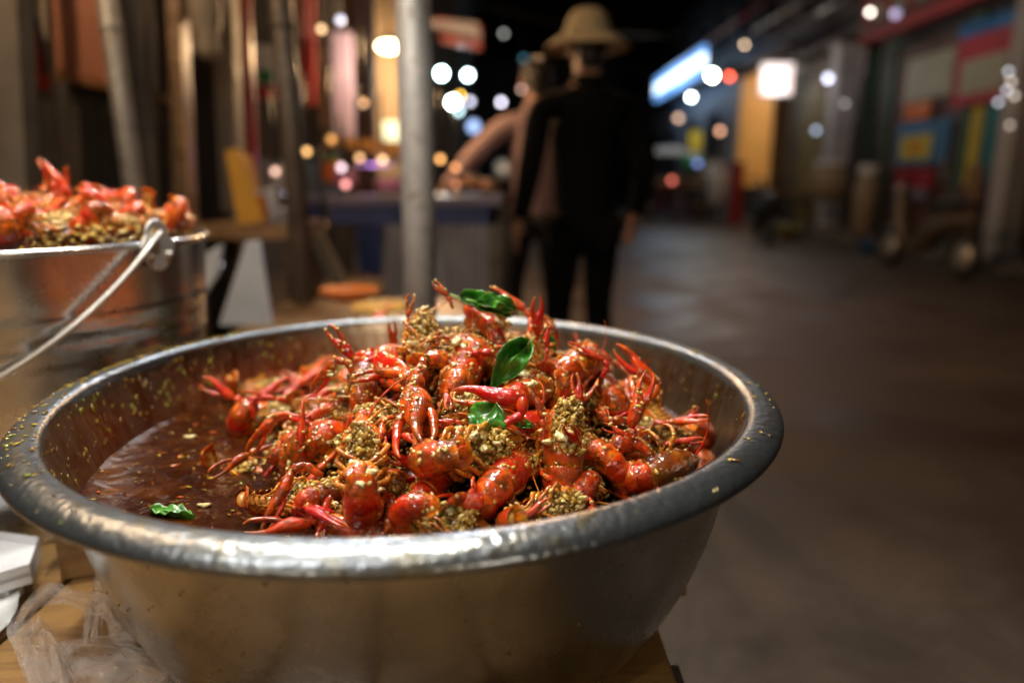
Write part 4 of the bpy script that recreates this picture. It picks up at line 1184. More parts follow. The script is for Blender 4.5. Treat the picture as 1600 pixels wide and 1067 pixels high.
for k in range(3):
    a = 192 + k * 27; quad('door_board', [(a, -70), (a + 25, -70), (a + 46, 660), (a + 20, 660)], 2.20 + .004 * (k % 2), .02, M['dark_board'] if k < 2 else M['wood_dark'], shack)
quad('door_rail', [(205, 140), (285, 150), (287, 166), (207, 156)], 2.185, .02, M['wood_ochre'], shack)
quad('door_jamb', [(256, -80), (276, -80), (312, 660), (286, 660)], 2.15, .06, M['wood_ochre'], shack)
quad('gap_shade_panel', [(268, -80), (330, -80), (380, 700), (300, 700)], 2.60, .03, M['dark_wall'], shack)  # solid panel; the shade of the gap is put into its colour
pendant((-1.25, 1.15, 2.1), (1.0, .66, .38), 26, 'added unseen warm bulb over the bucket side of the stall', .03, 20, cord=.3)  # added out of view to brighten the shack and terracotta sheet
pendant((-.30, 2.55, 2.25), (1.0, .60, .28), 9, 'added unseen warm bulb over the way past the counter', .03, 20, cord=.5)  # added above the view to light the hat
pp = pole('downpipe', 182, 100, 1.98, .026, 'pale shiny downpipe dividing the terracotta sheet from the plank door', M['galv'], 2.5, -.02)
def hang_tank(px, py, Y, r, L, mtl, label, name, cat):
    p = atY(px, py, Y); t = empty(name, tuple(p), 0, label, cat)
    MB().lathe([(.0001, L / 2), (r * .5, L / 2), (r * .95, L / 2 - r * .5), (r, L / 2 - r), (r, -L / 2 + .01), (r * .9, -L / 2), (.0001, -L / 2)], 24).build('tank', mtl, t)
    MB().tube([(0, 0, L / 2), (0, 0, L / 2 + .03)], r * .3, 10).build('valve', M['black_plastic'], t)
    MB().tube(arc_pts([(0, 0, L / 2 + .02), (r, -.01, L / 2), (r * 1.3, -.01, 0), (r * 1.1, -.01, -L / 4)], 4), .006, 6).build('hose', M['black_plastic'], t)
    return t
hang_tank(48, 88, 1.9, .033, .17, M['red_paint'], 'red fire extinguisher hanging on the shack corner', 'fire_extinguisher', 'fire extinguisher')
quad('green_strip', [(22, -60), (38, -60), (40, 26), (26, 28)], 1.93, .01, M['green_plastic'], None, label='green strip of plastic hanging above the red extinguisher', cat='plastic strip')
# hanging beige bundle and its post
p = atY(320, 30, 2.2)
t = empty('gourd_bundle', tuple(p), 0, 'beige cloth-wrapped bundle hanging from the eaves beside the dark doorway', 'bundle')
MB().lathe([(.0001, -.115), (.02, -.11), (.038, -.085), (.030, -.05), (.046, -.01), (.050, .04), (.034, .09), (.012, .14), (.0001, .15)], 24).build('wrapping', M['beige'], t)
MB().tube([(0, 0, .14), (0, 0, .8)], .004, 6).build('string', M['wood_dark'], t)
quad('plank_pillar', [(322, -70), (360, -70), (374, 330), (346, 330)], 2.45, .06, M['beige'], None, label='worn beige timber pillar behind the hanging bundle', cat='pillar')
quad('red_strip', [(368, -70), (386, -70), (402, 300), (388, 300)], 2.6, .02, M['red_paint'], None, label='narrow dark red banner hanging beside the beige pillar', cat='banner')
quad('red_strip', [(470, -60), (490, -60), (492, 165), (474, 165)], 3.4, .02, M['red_paint'], None, label='red banner strip hanging behind the brown pole', cat='banner')
# ochre A-board and orange jar, shelf clutter
t = empty('a_board', tuple(Vector((atY(380, 330, 2.1).x, 2.1, 0))), 0, 'leaning yellow-ochre folding board beside an orange jar', 'folding board')
quad('board_leaf', [(352, 236), (374, 232), (412, 345), (372, 352)], 2.1, .015, M['yellow_paint'], t)
quad('board_leaf', [(378, 240), (388, 244), (420, 340), (404, 345)], 2.16, .015, M['yellow_paint'], t)
def jar(px, py, Y, r, h, mtl, label, name='jar', cat='jar', lid=None, group=None):
    p = atY(px, py, Y); t = empty(name, tuple(p), 0, label, cat, group)
    MB().lathe([(.0001, 0), (r * .9, 0), (r, .006), (r, h * .75), (r * .7, h * .9), (r * .7, h)], 24).build('jar_body', mtl, t)
    MB().lathe([(r * .76, h * .92), (r * .76, h * 1.06), (.0001, h * 1.06)], 24).build('lid', lid or M['white_board'], t)
    return t
shelf1 = empty('side_counter', tuple(Vector((atY(395, 350, 2.2).x, 2.25, 0))), 0, 'brown side counter crowded with jars beyond the steel bucket', 'counter')
c_ = Vector(shelf1.location); ztop = atY(395, 352, 2.1).z
MB().box((0, 0, ztop - .02), (.34, .34, .04)).build('counter_top', M['wood_ochre'], shelf1, False)
for sx in (-1, 1):
    for sy in (-1, 1): MB().box((sx * .145, sy * .145, (ztop - .04) / 2), (.035, .035, ztop - .04)).build('leg', M['wood_dark'], shelf1, False)
MB().box((0, 0, .35), (.30, .30, .02)).build('shelf', M['wood_dark'], shelf1, False)
M['orange_glow'] = emissive('glowing_orange_jar', (1.0, .22, .02), .8)
jar(402, 345, 2.15, .030, .085, M['orange_plastic'], 'orange jar on the side counter')
jar(425, 347, 2.2, .022, .10, M['white_board'], 'tall pale jar at the edge of the side counter')
jar(443, 352, 2.22, .026, .05, M['grey_cloth'], 'squat grey jar next to the brown pole')
jar(433, 300, 2.9, .035, .10, M['white_board'], 'white jar farther back behind the side counter')
quad('poster', [(396, 70), (432, 72), (434, 160), (400, 158)], 3.0, .008, M['white_board'], None, label='small poster in white, green and red on the wall above the orange jar', cat='poster')
quad('sticker', [(404, 108), (424, 109), (425, 130), (405, 129)], 2.99, .004, M['green_plastic'], None, label='green square stuck in the middle of the small poster', cat='sticker')
quad('sticker', [(402, 135), (430, 136), (431, 157), (404, 156)], 2.99, .004, M['red_paint'], None, label='red square stuck at the foot of the small poster', cat='sticker')
quad('back_wall_panel', [(372, -80), (520, -80), (520, 250), (390, 250)], 3.9, .1, M['dark_wall'], None, label='dark wall panel behind the jars and red banners', cat='wall panel')
# white boards leaning beyond the bucket
t = empty('foam_board', tuple(atY(375, 500, 1.55)), 0, 'white foam board standing in a wedge shape just behind the basin', 'foam board')
quad('board_face', [(384, 378), (402, 376), (422, 508), (342, 508)], 1.55, .02, M['white_board'], t)
t = empty('foam_board', tuple(atY(330, 450, 1.6)), 0, 'smaller grey-white foam piece tucked beside the bucket', 'foam board')
quad('board_face', [(322, 395), (345, 382), (338, 430), (312, 470)], 1.6, .02, M['white_board'], t)
pendant(atY(343, 413, 1.7), (.8, .85, 1.0), .2, 'small pale ball, a glint put in as glow, beside the foam boards', .006, 3, cord=.02, light=False, name='glint_ball')  # glint beside the boards, put in as an emissive ball
# wooden stool and orange basket behind the basin, low
def stool(x, y, h, w, mtl, label, name='stool', group=None, rz=0):
    t = empty(name, (x, y, 0), rz, label, 'stool', group)
    MB().box((0, 0, h - .015), (w, w, .03)).build('seat', mtl, t, False)
    for sx in (-1, 1):
        for sy in (-1, 1):
            MB().tube([(sx * w * .38, sy * w * .38, h - .03), (sx * w * .48, sy * w * .48, 0)], .014, 8).build('leg', mtl, t)
    for sx in (-1, 1): MB().box((sx * w * .43, 0, h * .4), (.018, w * .8, .022)).build('stretcher', mtl, t, False)
    return t
p = atY(530, 435, 2.5); stool(p.x, 2.5, p.z, .26, M['wood_ochre'], 'ochre wooden stool standing left of the galvanised pole', rz=.5)
p = atY(500, 390, 2.3)
t = quad('plank', [(478, 368), (500, 362), (540, 440), (520, 446)], 2.3, .03, M['beige'], None, label='pale plank leaning against the wooden stool', cat='plank')
def basket(px, py, Y, r, h, mtl, label, name='plastic_basin', cat='plastic basin', group=None, z=None):
    p = atY(px, py, Y); 
    if z is not None: p.z = z
    t = empty(name, (p.x, p.y, p.z), 0, label, cat, group)
    MB().lathe([(.0001, .004), (r * .7, .004), (r * .95, h), (r, h), (r * 1.06, h), (r * 1.06, h - .01), (r * .98, h - .012), (r * .74, 0), (.0001, 0)], 32).build('basin_body', mtl, t)
    for s in (-1, 1): MB().tube(arc_pts([(s * r * 1.0, -.03, h - .01), (s * r * 1.16, 0, h - .005), (s * r * 1.0, .03, h - .01)], 4), .006, 6).build('handle', mtl, t)
    return t
basket(548, 468, 1.75, .062, .030, M['orange_plastic'], 'shallow orange plastic basin just past the rim of the big basin')
basket(600, 486, 1.6, .06, .016, M['yellow_paint'], 'low yellow dish beside the shallow orange plastic basin')
tr_ = MB().box((0, 0, 0), (.55, .5, .03)); 
p = atY(575, 500, 1.75); o = tr_.build('low_bench', M['wood_ochre'], None, False, label='low wooden bench carrying the orange basin behind the big basin', cat='bench'); o.location = (p.x, 1.78, atY(575, 486, 1.75).z - .03)
for sx in (-.24, .24):
    for sy in (-.2, .2): MB().box((sx, sy, -.015 - (o.location.z - .015) / 2), (.04, .04, o.location.z - .015)).build('leg', M['wood_dark'], o, False)

# purple-lit counter with cloths under it
ct = empty('counter_table', (atY(640, 300, 3.2).x, 3.2, 0), 0, 'long counter with a violet-lit top and dark cloths hanging below it', 'counter')
cw = atY(785, 300, 3.2).x - atY(495, 300, 3.2).x
MB().box((0, 0, .925), (cw, .75, .035)).build('counter_top', M['violet_top'], ct, False)
MB().box((0, -.345, .87), (cw * .98, .02, .08)).build('apron', M['blue_cloth'], ct, False)
for sx in (-1, 1):
    for sy in (-1, 1): MB().box((sx * cw * .47, sy * .33, .455), (.05, .05, .905)).build('leg', M['dark_metal'], ct, False)
def cloth(parent, x0, x1, z0, z1, y, mtl, k=1, name='cloth'):
    n = 26; vs = []
    for i in range(n):
        for j in range(6):
            u = i / (n - 1); w = j / 5; vs.append((x0 + (x1 - x0) * u, y + .018 * math.sin(u * 17 * k + j * .2) * (1 - w * .6), z0 + (z1 - z0) * w))
    return MB().add(vs, [(i * 6 + j, (i + 1) * 6 + j, (i + 1) * 6 + j + 1, i * 6 + j + 1) for i in range(n - 1) for j in range(5)]).build(name, mtl, parent)
cloth(ct, -.17, -.07, .25, .83, -.37, M['blue_cloth'], 1.5, 'blue_cloth')
cloth(ct, -.05, .16, .15, .83, -.36, M['grey_cloth'], 2, 'grey_cloth')
cloth(ct, .17, .38, .10, .83, -.35, M['grey_cloth'], 2.4, 'grey_cloth')
cloth(ct, -.42, -.19, .10, .83, -.34, M['dark_board'], 2, 'dark_cloth')
jar(540, 290, 3.1, .05, .07, M['pink_plastic'], 'pinkish round tub on the violet counter')
jar(612, 296, 3.05, .07, .05, M['pink_plastic'], 'wide pink lidded tub in front of the warm column')
jar(522, 285, 3.25, .05, .10, M['orange_plastic'], 'orange tub at the end of the violet counter', lid=M['green_plastic'])
jar(735, 292, 3.0, .055, .045, M['copper'], 'copper coloured pot on the violet counter under the round lights', name='pot', cat='pot')
jar(762, 296, 2.95, .05, .04, M['copper'], 'smaller copper coloured pot beside the walking person', name='pot', cat='pot')
quad('shelf_board', [(508, 211), (634, 224), (634, 244), (510, 226)], 3.4, .22, M['yellow_paint'], None, label='wooden shelf board with orange light in its paint above the violet counter', cat='shelf')  # orange light on the wood is put into its paint colour
# warm lit column with the round lamp
S('cream', (.34, .27, .19), (.25, .19, .13), scale=3)
colm = quad('plaster_column', [(584, -60), (634, -60), (634, 282), (590, 282)], 4.0, .3, M['cream'], None, label='cream column lit warmly by the oval lamp in front of it', cat='column')
S('violet_board', (.28, .25, .42), (.20, .17, .32), scale=5)
quad('tall_sign', [(518, 50), (548, 50), (552, 222), (522, 222)], 3.7, .05, M['violet_board'], None, label='tall narrow pale violet signboard left of the cream column', cat='sign')
quad('banner', [(497, 80), (512, 80), (514, 200), (500, 200)], 3.75, .02, M['beige'], None, label='narrow cream banner beside the tall violet signboard', cat='banner')
# the oval lamp
lp = atY(608, 73, 3.6)
lt = empty('round_lamp', tuple(lp), 0, 'glowing warm oval lamp hanging left of the galvanised pole', 'lamp')
M['warm_glow'] = emissive('warm_glow', (1.0, .78, .42), 22)
MB().ico((0, 0, 0), .058, 3, (1, 1, .42)).build('lamp_glass', M['warm_glow'], lt)
MB().lathe([(.075, .012), (.05, .035), (.012, .05), (.012, .07), (.0001, .07)], 32).build('lamp_shade', M['dark_metal'], lt)
MB().tube([(0, 0, .07), (0, 0, .9)], .005, 6).build('lamp_cord', M['black_plastic'], lt)
point_light(lp + Vector((0, -.02, -.07)), 26, (1.0, .62, .30), .05, 'round_lamp_light')
point_light(atY(575, 262, 3.3), .3, (.75, .45, 1.0), .03, 'violet_strip_light')
M['violet_glow'] = emissive('violet_glow', (.75, .45, 1.0), .6)
MB().tube([(0, 0, 0), (.16, 0, 0)], .006, 8).build('light_strip', M['violet_glow'], None, label='thin violet light strip above the counter top', cat='light strip').location = atY(560, 258, 3.35)
quad('lit_sign', [(598, 190), (634, 190), (634, 222), (600, 220)], 3.9, .04, emissive('pale_green_glow', (.75, 1.0, .90), .4), None, label='small pale green glowing sign at the foot of the cream column', cat='sign')

# ------------------------------------------------------------------ people
S('skin', (.50, .27, .16), (.42, .21, .12), scale=20, rough=.5, bmp=.1)
S('black_cloth', (.006, .006, .007), (.004, .004, .004), scale=60, rough=1, spec=.1)
S('pink_shirt', (.34, .22, .22), (.25, .16, .16), scale=12, rough=.9)
S('dark_trousers', (.030, .028, .034), (.02, .018, .022), scale=40, rough=.9)
S('straw', (.50, .43, .30), (.38, .32, .21), scale=40, rough=.85)
S('hair', (.015, .012, .010), (.01, .008, .006), scale=90, rough=.5)
S('shoe', (.03, .028, .026), None, scale=20, rough=.5)
def skinned(name, mtl, parent, vs, es, rs, root=0, sub=2, thick=1.0):
    me = bpy.data.meshes.new(name); me.from_pydata([tuple(v) for v in vs], es, []); me.update(); me.materials.append(mtl)
    o = link(name, me, parent)
    md = o.modifiers.new('skin', 'SKIN'); md.use_smooth_shade = True
    sv = me.skin_vertices[0].data
    for i, r in enumerate(rs):
        sv[i].radius = r if isinstance(r, tuple) else (r, r)
    sv[root].use_root = True
    s = o.modifiers.new('sub', 'SUBSURF'); s.levels = sub; s.render_levels = sub
    return o
def chain(vs, es, rs, start, pts, rads):
    prev = start
    for p, r in zip(pts, rads):
        vs.append(Vector(p)); rs.append(r); es.append((prev, len(vs) - 1)); prev = len(vs) - 1
    return prev
def person(x, y, rz, H, label, arms, legs, shirt, trousers, hat=None, head_turn=0, lean=0.0, sleeve=.5, scale_w=1.0):
    """local frame: facing +Y, X to the right. arms: {side: (elbow, wrist)}, legs: {side: (knee, ankle)}"""
    t = empty('person', (x, y, 0), rz, label, 'person')
    s = H / 1.75; sh = Vector((0, lean * .45, 1.42 * s)); hip = Vector((0, 0, .93 * s)); W = .185 * s * scale_w
    neck = Vector((0, lean * .5, 1.50 * s)); hd = Vector((0, lean * .58 + .012, 1.62 * s))
    vs, es, rs = [hip], [], [(.13 * s, .095 * s)]
    ch = chain(vs, es, rs, 0, [hip.lerp(sh, .4), hip.lerp(sh, .75), sh + Vector((0, 0, -.01))], [(.115 * s, .085 * s), (.128 * s, .090 * s), (.075 * s, .050 * s)])
    nk = chain(vs, es, rs, ch, [neck, hd + Vector((0, 0, -.04 * s)), hd + Vector((0, .004, .035 * s)), hd + Vector((0, 0, .085 * s))], [(.052 * s, .054 * s), (.062 * s, .074 * s), (.074 * s, .092 * s), (.050 * s, .062 * s)])
    hands = []
    for sd in (-1, 1):
        el, wr = [Vector(q) * s for q in arms[sd]]; so = sh + Vector((sd * W, 0, -.035 * s))
        w_ = chain(vs, es, rs, ch, [so, so.lerp(el, .5), el, el.lerp(wr, .45), wr], [.052 * s, .045 * s, .037 * s, .034 * s, (.027 * s, .020 * s)])
        dr = (wr - el).normalized(); inw = Vector((-sd, 0, 0)); fw = dr.cross(inw).normalized() * sd
        pm = wr + dr * .055 * s
        pi_ = chain(vs, es, rs, w_, [pm], [(.020 * s, .034 * s)])
        for f_ in range(4):
            off = fw * ((f_ - 1.5) * .018 * s); L = (.060, .072, .067, .052)[f_] * s
            chain(vs, es, rs, pi_, [pm + off + dr * .032 * s, pm + off + dr * (.032 * s + L * .5) + inw * .006, pm + off * .95 + dr * (.030 * s + L * .9) + inw * .022], [.0095 * s, .0085 * s, .0065 * s])
        chain(vs, es, rs, w_, [wr + dr * .025 * s - fw * (-.028 * s) + inw * .006, wr + dr * .060 * s + fw * .044 * s + inw * .016, wr + dr * .085 * s + fw * .046 * s + inw * .026], [.012 * s, .0098 * s, .0075 * s])
    for sd in (-1, 1):
        kn, an = [Vector(q) * s for q in legs[sd]]; ho = hip + Vector((sd * .085 * s, 0, -.06 * s))
        a_ = chain(vs, es, rs, 0, [ho, ho.lerp(kn, .5), kn, kn.lerp(an, .35), an], [.082 * s, .070 * s, .052 * s, .050 * s, .036 * s])
        chain(vs, es, rs, a_, [an + Vector((0, .06, -.045)) * s, an + Vector((sd * .01, .16, -.058)) * s], [(.038 * s, .030 * s), (.034 * s, .018 * s)])
    body = skinned('body', M['skin'], t, vs, es, rs)
    # face and ears
    mb = MB(); f = hd + Vector((0, .088 * s, .01 * s))
    mb.ico(f + Vector((0, .006, -.012)), .016 * s, 2, (.7, .9, 1.3)); mb.build('nose', M['skin'], t)
    for sd in (-1, 1):
        MB().ico(hd + Vector((sd * .031 * s, .080 * s, .012 * s)), .011 * s, 2, (1, .6, .7)).build('eye', M['white_board'], t)
        MB().ico(hd + Vector((sd * .079 * s, -.004, 0)), .026 * s, 2, (.35, .7, 1.15)).build('ear', M['skin'], t)
    MB().ico(hd + Vector((0, .082 * s, -.045 * s)), .021 * s, 2, (1.1, .5, .35)).build('mouth', M['red_paint'], t)
    mb = MB(); mb.ico(hd + Vector((0, -.012, .035 * s)), .094 * s, 3, (.90, 1.02, .98), None, .01)
    mb.v = [v for v in mb.v]; mb.ico(hd + Vector((0, -.045 * s, -.02 * s)), .066 * s, 3, (.95, .75, 1.05)); hr = mb.build('hair', M['hair'], t)
    hr.data.update()
    # clothes
    vs, es, rs = [hip + Vector((0, 0, .0))], [], [(.155 * s, .115 * s)]
    ch = chain(vs, es, rs, 0, [hip.lerp(sh, .4), hip.lerp(sh, .75), sh], [(.150 * s * scale_w, .108 * s), (.160 * s * scale_w, .110 * s), (.115 * s, .075 * s)])
    chain(vs, es, rs, 0, [hip - Vector((0, 0, .09 * s))], [(.165 * s, .12 * s)])
    chain(vs, es, rs, ch, [sh.lerp(neck, .35), sh.lerp(neck, .8)], [(.105 * s, .082 * s), (.070 * s, .070 * s)])
    for sd in (-1, 1):
        el, wr = [Vector(q) * s for q in arms[sd]]; so = sh + Vector((sd * W, 0, -.035 * s)); 
        pts = [so, so.lerp(el, .5), so.lerp(el, .98 if sleeve > .6 else sleeve * 2 * .85)]
        rr_ = [.068 * s, .062 * s, .060 * s]
        if sleeve > .9: pts += [el.lerp(wr, .5), el.lerp(wr, .92)]; rr_ += [.052 * s, .044 * s]
        chain(vs, es, rs, ch, pts, rr_)
    sh_ = skinned('shirt', shirt, t, vs, es, rs)
    MB().lathe([(.068 * s, -.045 * s), (.060 * s, 0), (.064 * s, .016 * s), (.069 * s, .010 * s), (.078 * s, -.04 * s)], 24, tuple(neck + Vector((0, -.004, 0)))).build('collar', shirt, sh_)
    vs, es, rs = [hip - Vector((0, 0, .02))], [], [(.142 * s, .105 * s)]
    for sd in (-1, 1):
        kn, an = [Vector(q) * s for q in legs[sd]]; ho = hip + Vector((sd * .088 * s, 0, -.08 * s))
        chain(vs, es, rs, 0, [ho, ho.lerp(kn, .5), kn, kn.lerp(an, .5), an + Vector((0, 0, .0))], [.096 * s, .086 * s, .070 * s, .064 * s, .060 * s])
        p0 = Vector(legs[sd][1]) * s
        MB().ico(p0 + Vector((0, .055, -.05)) * s, .05 * s, 3, (.95, 2.5, .85)).build('shoe', M['shoe'], t)
    skinned('trousers', trousers, t, vs, es, rs)
    if hat:
        hc = hd + Vector((0, -.004, .055 * s)); prof = [(.0001, .118), (.040, .115), (.070, .102), (.088, .070), (.100, .03), (.104, .0), (.142, -.016), (.182, -.046), (.186, -.047), (.183, -.041), (.142, -.009), (.108, .010)]
        mb = MB().lathe([(r * s, z * s) for r, z in smooth_prof(prof, 1)], 40, tuple(hc)); h = mb.build('hat', hat, t)
        MB().lathe([(.1035 * s, .004 * s), (.1050 * s, .006 * s), (.1035 * s, .028 * s), (.1015 * s, .028 * s)], 40, tuple(hc)).build('hat_band', M['straw'], h)
    return t
mx = atY(915, 250, 3.0).x
person(mx, 3.0, R(14), 1.64, 'person in black shirt and trousers seen from behind, wearing a wide floppy straw-coloured hat',
       {-1: ((-.265, -.02, 1.12), (-.285, .09, .88)), 1: ((.275, -.05, 1.12), (.285, .08, .90))},
       {-1: ((-.115, .02, .50), (-.13, -.03, .09)), 1: ((.10, .06, .50), (.12, .02, .09))}, M['black_cloth'], M['black_cloth'], M['straw'], scale_w=1.14, sleeve=1.0)  # long black sleeves put the shade on the arms into the cloth
mx2 = atY(838, 250, 3.75).x
person(mx2, 3.75, R(10), 1.62, 'person in pale pink shirt reaching towards the counter behind the one in the hat',
       {-1: ((-.36, .03, 1.22), (-.53, .08, 1.02)), 1: ((.26, 0, 1.13), (.27, .08, .90))},
       {-1: ((-.13, .03, .50), (-.14, 0, .09)), 1: ((.12, .05, .50), (.13, .0, .09))}, M['pink_shirt'], M['dark_trousers'], None, scale_w=1.0, sleeve=1.0)

# ------------------------------------------------------------------ shops across the road (facade plane x = 5.8, receding)
FX = 5.8
def atX(px, py, X):
    d = ray(px, py); return CAMP + d * (X / d.x)
S('fascia_red', (.42, .05, .05), (.30, .03, .03), scale=1.5)
S('pillar_white', (.50, .50, .52), (.32, .32, .34), scale=2)
S('poster_red', (.48, .02, .04), (.36, .015, .03), scale=2)
S('poster_blue', (.05, .22, .45), (.03, .14, .32), scale=1.4)
S('poster_yellow', (.62, .52, .04), (.5, .4, .03), scale=2)
S('poster_pale', (.42, .42, .30), (.30, .32, .24), scale=3)
S('green_frame', (.05, .13, .08), (.03, .08, .05), scale=3)
S('brown_stone', (.12, .06, .05), (.08, .04, .035), scale=2)
def shop(y0, y1, h, label, mtl, upper=3.0):
    t = empty('shop_building', (FX + .2, (y0 + y1) / 2, 0), 0, label, 'shop')
    L = y1 - y0
    MB().box((2.0, 0, h / 2 + .12), (3.6, L, h)).build('wall', mtl, t, False)
    MB().box((2.2, 0, h + upper / 2 + .12), (3.4, L - .04, upper)).build('upper_storey', M['dark_wall'], t, False)
    k = max(1, int(L // 1.7))
    for i in range(k):
        wy = -L / 2 + L * (i + .5) / k
        f = MB().box((.485, wy, h + 1.5), (.05, .95, 1.25)).build('window', M['grey_board'], t, False)
        MB().box((.455, wy, h + 1.5), (.02, .80, 1.10)).build('pane', M['pane'], f, False)
    MB().box((.02, 0, h + .14), (.55, L - .05, .10)).build('eaves', M['dark_board'], t, False)
    return t
m, nt, b = mat('night_pane'); b.inputs['Base Color'].default_value = (.02, .025, .03, 1); b.inputs['Roughness'].default_value = .08; b.inputs['Specular IOR Level'].default_value = .8; M['pane'] = m
# nearest shop, with posters
A = shop(7.2, 12.35, 3.3, 'nearest dark shop across the road with a red fascia and bright posters on its doors', M['dark_wall'])
oA = Vector(A.location)
def xbox(name, y0, y1, z0, z1, x, th, mtl, parent, **tags):
    o_ = Vector(parent.location) if parent else Vector((x, (y0 + y1) / 2, z0))
    r = MB().box(Vector((x, (y0 + y1) / 2, (z0 + z1) / 2)) - o_, (th, y1 - y0, z1 - z0)).build(name, mtl, parent, False, **tags)
    if not parent: r.location = o_
    return r
xbox('fascia', 7.3, 12.3, 3.20, 3.95, FX + .05, .16, M['fascia_red'], A)
for i in range(7): # pale strokes for the unreadable lettering on the fascia board
    xbox('fascia_stroke', 8.0 + i * .6, 8.32 + i * .6, 3.42, 3.75, FX - .035, .006, M['poster_pale'], A)
for y in (9.35, 9.45, 11.35, 12.05): xbox('door_post', y, y + .09, .12, 3.1, FX + .16, .10, M['green_frame'], A)
for y0, y1 in ((9.55, 10.4), (10.45, 11.3)):
    d = xbox('door', y0, y1, .14, 2.95, FX + .18, .05, M['brown_stone'], A)
    xbox('door_pane', y0 + .10, y1 - .10, 1.0, 2.8, FX + .15, .012, M['pane'], d)
xbox('brown_plinth', 8.55, 9.3, .12, .95, FX + .12, .16, M['brown_stone'], A)
xbox('teal_panel', 8.62, 9.02, .98, 1.95, FX + .12, .05, M['teal_paint'], A)
xbox('yellow_panel', 9.08, 9.28, .95, 1.95, FX + .12, .05, M['poster_yellow'], A)
xbox('door_handle', 9.72, 9.76, 1.0, 1.35, FX + .10, .03, M['galv'], A)
P_ = [('poster', 9.68, 11.0, 1.25, 1.85, M['poster_blue'], 'large blue poster on the shop door'),
      ('poster', 9.95, 10.9, .92, 1.17, M['poster_red'], 'small red strip poster under the blue one'),
      ('poster', 9.80, 10.95, 2.15, 2.75, M['poster_pale'], 'faded cream poster high on the shop door')]
for nm, y0, y1, z0, z1, mt, lb in P_:
    xbox(nm, y0, y1, z0, z1, FX + .095, .01, mt, None, label=lb, cat='poster')
xbox('poster', 10.08, 10.85, 1.32, 1.66, FX + .084, .008, M['poster_yellow'], None, label='yellow rectangular poster in the middle of the blue one', cat='poster')
xbox('poster', 10.35, 10.58, 1.42, 1.56, FX + .076, .006, M['orange_plastic'], None, label='orange mark in the centre of the yellow poster', cat='poster')
xbox('poster', 10.2, 10.85, 1.88, 2.12, FX + .082, .008, M['orange_plastic'], None, label='orange and red band poster between the cream and the blue ones', cat='poster')
xbox('poster', 10.05, 10.9, .74, .91, FX + .09, .01, M['violet_top'], None, label='bluish violet strip poster at the bottom of the shop door', cat='poster')
pr = xbox('poster', 8.50, 9.62, 1.95, 2.95, FX + .02, .02, M['poster_red'], None, label='big dark red poster with a blue head strip beside the white pillar', cat='poster')
xbox('head_strip', 8.50, 9.62, 2.78, 2.95, FX + .006, .01, M['blue_plastic'], pr)
pr2 = pr.children[0]; pr2.location = -Vector(pr.location) + Vector((0, 0, 0)) if False else pr2.location
xbox('pale_field', 8.62, 9.48, 2.08, 2.5, FX + .004, .006, M['poster_pale'], pr)
def pillar(y, w, h, label, mtl, x=FX - .12, lean=.0, cat='pillar'):
    t = empty('pillar', (x, y, 0.12), 0, label, cat)
    mb = MB().box((0, 0, h / 2), (w, w, h)); mb.v = [(a, b_ + lean * c, c) for a, b_, c in mb.v]
    o = mb.build('shaft', mtl, t, False); o.modifiers.new('b', 'BEVEL').width = .015
    MB().box((0, 0, .05), (w * 1.25, w * 1.25, .10)).build('plinth', mtl, t, False)
    MB().box((0, lean * h, h), (w * 1.2, w * 1.2, .08)).build('capital', mtl, t, False)
    return t
pillar(8.10, .27, 3.0, 'pale square pillar at the near end of the poster-covered shop', M['pillar_white'], lean=.0)
xbox('yellow_board', 8.55, 8.80, .20, 1.20, FX - .14, .03, M['wood_ochre'], None, label='upright ochre board leaning by the pale pillar', cat='board')
pillar(12.55, .34, 3.1, 'beige pillar between the poster-covered shop and the next one', M['pillar_white'])
B_ = shop(12.9, 15.2, 3.3, 'narrow shop with an olive arched doorway and pale side panels', M['brown_stone'])
xbox('door_panel', 13.1, 13.55, .14, 2.9, FX + .16, .06, M['pillar_white'], B_)
ap = []
mb = MB(); o_ = Vector(B_.location)
for k in range(17):
    a = PI * k / 16; ap.append((FX + .14, 14.3 + .55 * math.cos(a), 2.2 + .75 * math.sin(a)))
pts = [(FX + .14, 14.85, .14)] + ap + [(FX + .14, 13.75, .14)]
S('olive', (.22, .16, .04), (.14, .10, .03), scale=3)
mb.add([Vector(p) - o_ for p in pts] + [Vector(p) - o_ + Vector((.06, 0, 0)) for p in pts], [tuple(range(len(pts))), tuple(range(len(pts), 2 * len(pts)))[::-1]] + [(i, i + len(pts), (i + 1) % len(pts) + len(pts), (i + 1) % len(pts)) for i in range(len(pts))])
mb.build('arched_door', M['olive'], B_, False)
C2 = shop(15.3, 19.6, 3.6, 'shop with a roller shutter, its amber light put in as glow, under a white lightbox sign', M['dark_wall'])
M['amber_glow'] = emissive('amber_glow', (1.0, .48, .12), .17, 3, (.75, .30, .06))  # warm lamplight on the shutter, put into the slats as emission
for i in range(9):
    xbox('shutter_slat', 16.35 + i * .265, 16.35 + i * .265 + .24, .9, 3.55, FX + .10 + .02 * (i % 2), .04, M['amber_glow'], C2)
xbox('shutter_base', 16.2, 18.8, .12, .85, FX + .12, .06, M['dark_board'], C2)
lb = empty('lightbox_sign', tuple(atX(1213, 125, 5.0)), 0, 'square white glowing lightbox sign hung out over the pavement', 'sign')
M['sign_glow'] = emissive('sign_glow', (1.0, .93, .90), 1.2, 2.0, (.95, .62, .62))
MB().box((0, 0, 0), (.55, .16, .55)).build('sign_face', M['sign_glow'], lb, False)
for z in (-.29, .29): MB().box((0, 0, z), (.60, .18, .03)).build('sign_frame', M['galv'], lb, False)
MB().tube([(.3, 0, .2), (1.0, 0, .2)], .02, 8).build('bracket', M['galv'], lb)
sp = Vector(lb.location); point_light(sp + Vector((-.1, -.25, -.1)), 12, (1.0, .92, .88), .2, 'lightbox_light')
